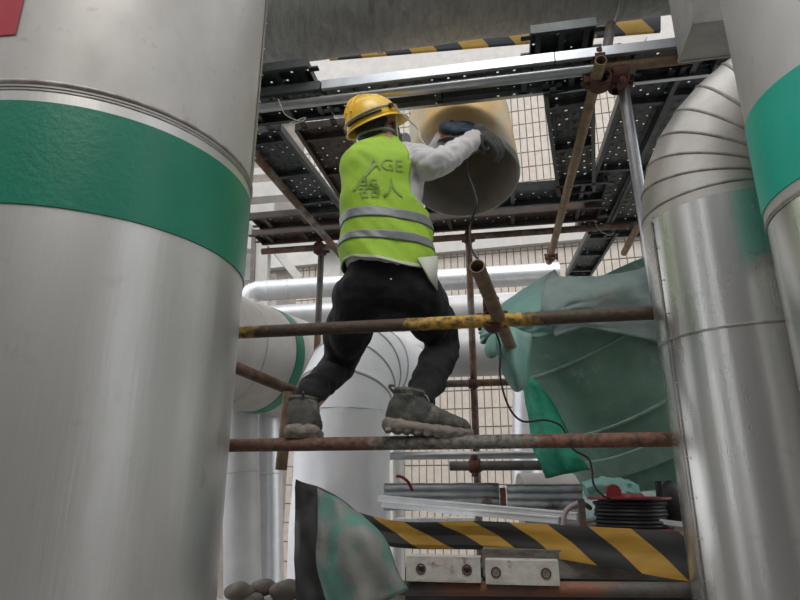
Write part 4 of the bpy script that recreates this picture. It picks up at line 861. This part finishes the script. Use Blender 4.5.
# boots
def boot(ank, tip, heel_back, width, nm_dir, s_=1.0):
    """ank: ankle centre, d: toe direction"""
    d = nm_dir.normalized(); side = d.cross(UZ).normalized(); n = side.cross(d).normalized(); base = ank - UZ * heel_back; L_ = tip
    def prof(x, z0, z1, w_, k=20):    # section at distance x
        c = base + d * (x * s_); z0 *= s_; z1 *= s_; w_ *= s_ * width; out = []
        for i in range(k):
            t = 2 * math.pi * i / k; yy = w_ * math.copysign(abs(math.cos(t)) ** .75, math.cos(t)); zz_ = (z0 + z1) / 2 + (z1 - z0) / 2 * math.copysign(abs(math.sin(t)) ** .8, math.sin(t)); out.append(c + side * yy + n * zz_)
        return out
    up = MB(); S_ = [(-.088, .02, .05, .018), (-.082, .012, .085, .030), (-.065, .01, .115, .038), (-.03, .01, .125, .042), (.01, .01, .118, .042), (.05, .01, .098, .044), (.09, .01, .080, .047), (.13, .01, .068, .048), (.165, .012, .058, .043), (.185, .016, .045, .030), (.192, .02, .036, .012)]
    rows = [prof(*s_) for s_ in S_]; up.grid(rows, True); up.cap(rows[0][::-1]); up.cap(rows[-1])
    up.tube([base + n * .05 - d * .025, base + n * .10 - d * .025, base + n * .125 - d * .022, base + n * .135 - d * .022], [.048, .052, .056, .054], 20)
    b_ = mesh_obj('boot', voxel(up, .006, 3, lambda c: .003 * noise.noise(c * 30)), M['boot'], wk, auto=None)
    so_ = MB(); S2 = [(-.096, .0, .020, .026), (-.085, -.012, .034, .040), (-.04, -.014, .034, .046), (.0, -.008, .030, .043), (.05, -.012, .030, .048), (.11, -.014, .030, .053), (.16, -.012, .030, .048), (.19, -.006, .030, .034), (.203, .0, .024, .014)]
    rows = [prof(*s_) for s_ in S2]; so_.grid(rows, True); so_.cap(rows[0][::-1]); so_.cap(rows[-1])
    for k in range(9): so_.box(base + d * (s_ * (-.075 + .031 * k)) - n * .012, .020, .088 * width, .008, (d, side, n))
    mesh_obj('sole', voxel(so_, .005, 1, lambda c: .004 * noise.noise(c * 40)), M['sole'], b_, auto=None)
    for k in range(4):
        x = .03 + .026 * k; z = .112 - .0145 * k
        ob('lace', MB().tube(spline([base + d * x + side * .030 + n * (z - .012), base + d * (x + .008) + n * (z + .004), base + d * x - side * .030 + n * (z - .012)], 4), .003, 8), M['lace'], b_)
    ob('lace_bow', MB().tube(spline([base + d * .02 + n * .118, base + d * .035 + side * .03 + n * .125, base + d * .05 + side * .035 + n * .10, base + d * .02 + n * .118, base + d * .03 - side * .035 + n * .12], 5), .003, 8), M['lace'], b_)
    ob('heel_loop', MB().tube(spline([base - d * .072 + n * .12, base - d * .095 + n * .145, base - d * .075 + n * .150], 5), .005, 8), M['boot'], b_)
    ob('collar', MB().tube([base - d * .022 + n * .120, base - d * .022 + n * .132, base - d * .022 + n * .142], [.056, .060, .054], 20), M['boot'], b_)
top = zl + .024
la = Vector((ANL.x - .012, 2.295, top + .14)); boot(la, 0, .125, 1.3, Vector((-.10, 1, .02)), 1.12)
ra = PY(411, 403, 2.145); ra.z = top + .158; boot(ra, 0, .140, 1.1, Vector((1, .03, -.12)), 1.08)
# gloves: palm and five fingers closed round what they hold
def glove(c, fwd, pn, m, s_=1., right=True, curl=1.0, hold=None):
    fwd = fwd.normalized(); pn = (pn - fwd * pn.dot(fwd)).normalized(); sd = fwd.cross(pn).normalized() * (1 if right else -1); mb = MB()
    mb.ball(c, .046 * s_, .050 * s_, .021 * s_, (sd, fwd, pn), 18, 12); mb.ball(c - fwd * .035 * s_, .036 * s_, .035 * s_, .026 * s_, (sd, fwd, pn), 14, 10)
    for k, (o_, L_, r_) in enumerate(((-.034, .062, .0115), (-.012, .072, .0125), (.011, .068, .0125), (.032, .054, .011))):
        k0 = c + sd * (o_ * s_) + fwd * .036 * s_; a = k0; pts = [a - fwd * .02]; ang = R(12)
        for sgm, bend in ((.45, 38 * curl), (.32, 48 * curl), (.26, 34 * curl)):
            pts.append(a); dirv = (fwd * math.cos(ang) + pn * math.sin(ang)); a = a + dirv * (L_ * sgm * s_ * 1.15); ang += R(bend)
        pts.append(a); sp_ = spline(pts, 4); mb.tube(sp_, [r_ * s_ * (1.05 - .25 * i / len(sp_)) for i in range(len(sp_))], 10); mb.ball(a, r_ * s_ * .8, nu=10, nv=7)
    tb = c + sd * (-.040 * s_) - fwd * .012 * s_; tp = [tb, tb - sd * .020 * s_ + fwd * .022 * s_ + pn * .016 * s_, tb - sd * .014 * s_ + fwd * .050 * s_ + pn * .036 * s_]; sp_ = spline(tp, 5)
    mb.tube(sp_, [.0155 * s_ * (1 - .25 * i / len(sp_)) for i in range(len(sp_))], 10); mb.ball(tp[-1], .0115 * s_)
    return voxel(mb, .0042, 2)
toolc = PY(468, 134, 2.44)
ax_t = (PY(485, 143, 2.33) - PY(452, 131, 2.38)).normalized()
lg = PY(456, 128, 2.45); rg_ = PY(487, 136, 2.39)
g1 = mesh_obj('glove', glove(lg, Vector((1, .05, .1)), Vector((-.1, .85, -.5)), M['blueglove'], 1.2, False, .8), M['blueglove'], wk, auto=None, label='navy work glove on the left hand')
ob('glove_cuff', MB().tube([WRL + (lg - WRL) * .1, lg.lerp(WRL, .35)], [.045, .040], 20), M['orange'], g1, label='orange cuff of the navy glove')
g2 = mesh_obj('glove', glove(rg_, (PY(500, 151, 2.40) - PY(478, 133, 2.40)), Vector((-.3, .75, -.45)), M['blackglove'], 1.12, True, .75), M['blackglove'], wk, auto=None, label='dark grey glove on the right hand')
ob('glove_cuff', MB().tube([WRR.lerp(rg_, .05), WRR.lerp(rg_, .55)], [.040, .036], 20, inner=.004), M['cuff'], g2, label='dark red cuff')
# grinder
gt_ = thing('angle_grinder', toolc, 'small grey angle grinder held in both gloves against the pipe', 'power tool')
a, b = PY(449, 138, 2.47), PY(489, 146, 2.42)
ob('body', MB().tube([b, b.lerp(a, .15), b.lerp(a, .6), a], [.018, .022, .024, .028], 18), M['tool'], gt_)
ob('gear_head', MB().tube([a + UZ * .02, a - UZ * .022], [.026, .030], 18), M['tool'], gt_)
ob('grinding_disc', MB().tube([a - UZ * .026 + Y_ * .01, a - UZ * .030 + Y_ * .012], .055, 32), M['cutrim'], gt_)
ob('disc_guard', MB().tube([a - UZ * .014 + Y_ * .01, a - UZ * .024 + Y_ * .01], [.05, .060], 28), M['tool'], gt_)
ob('side_handle', MB().tube([a, a.lerp(lg, .7)], [.012, .015], 14), M['orange'], gt_, label='orange side handle')

GROUPS = {'scaffold tube': 'scaffold tubes', 'scaffold plank': 'perforated planks of the upper deck', 'coupler': 'scaffold couplers', 'stone': 'rubble lumps on the shelf', 'metal sheet': 'corrugated sheets on the platform',
          'channel': 'chipped white channels under the toe board', 'pipe': 'pipes around the scaffold', 'tarp': 'tarps and cloths', 'trunking': 'white trunking on the platform', 'wire': 'wire ties on the scaffold'}
for o in C.objects:
    if o.parent is None and o.get('category') in GROUPS: o['group'] = GROUPS[o['category']]
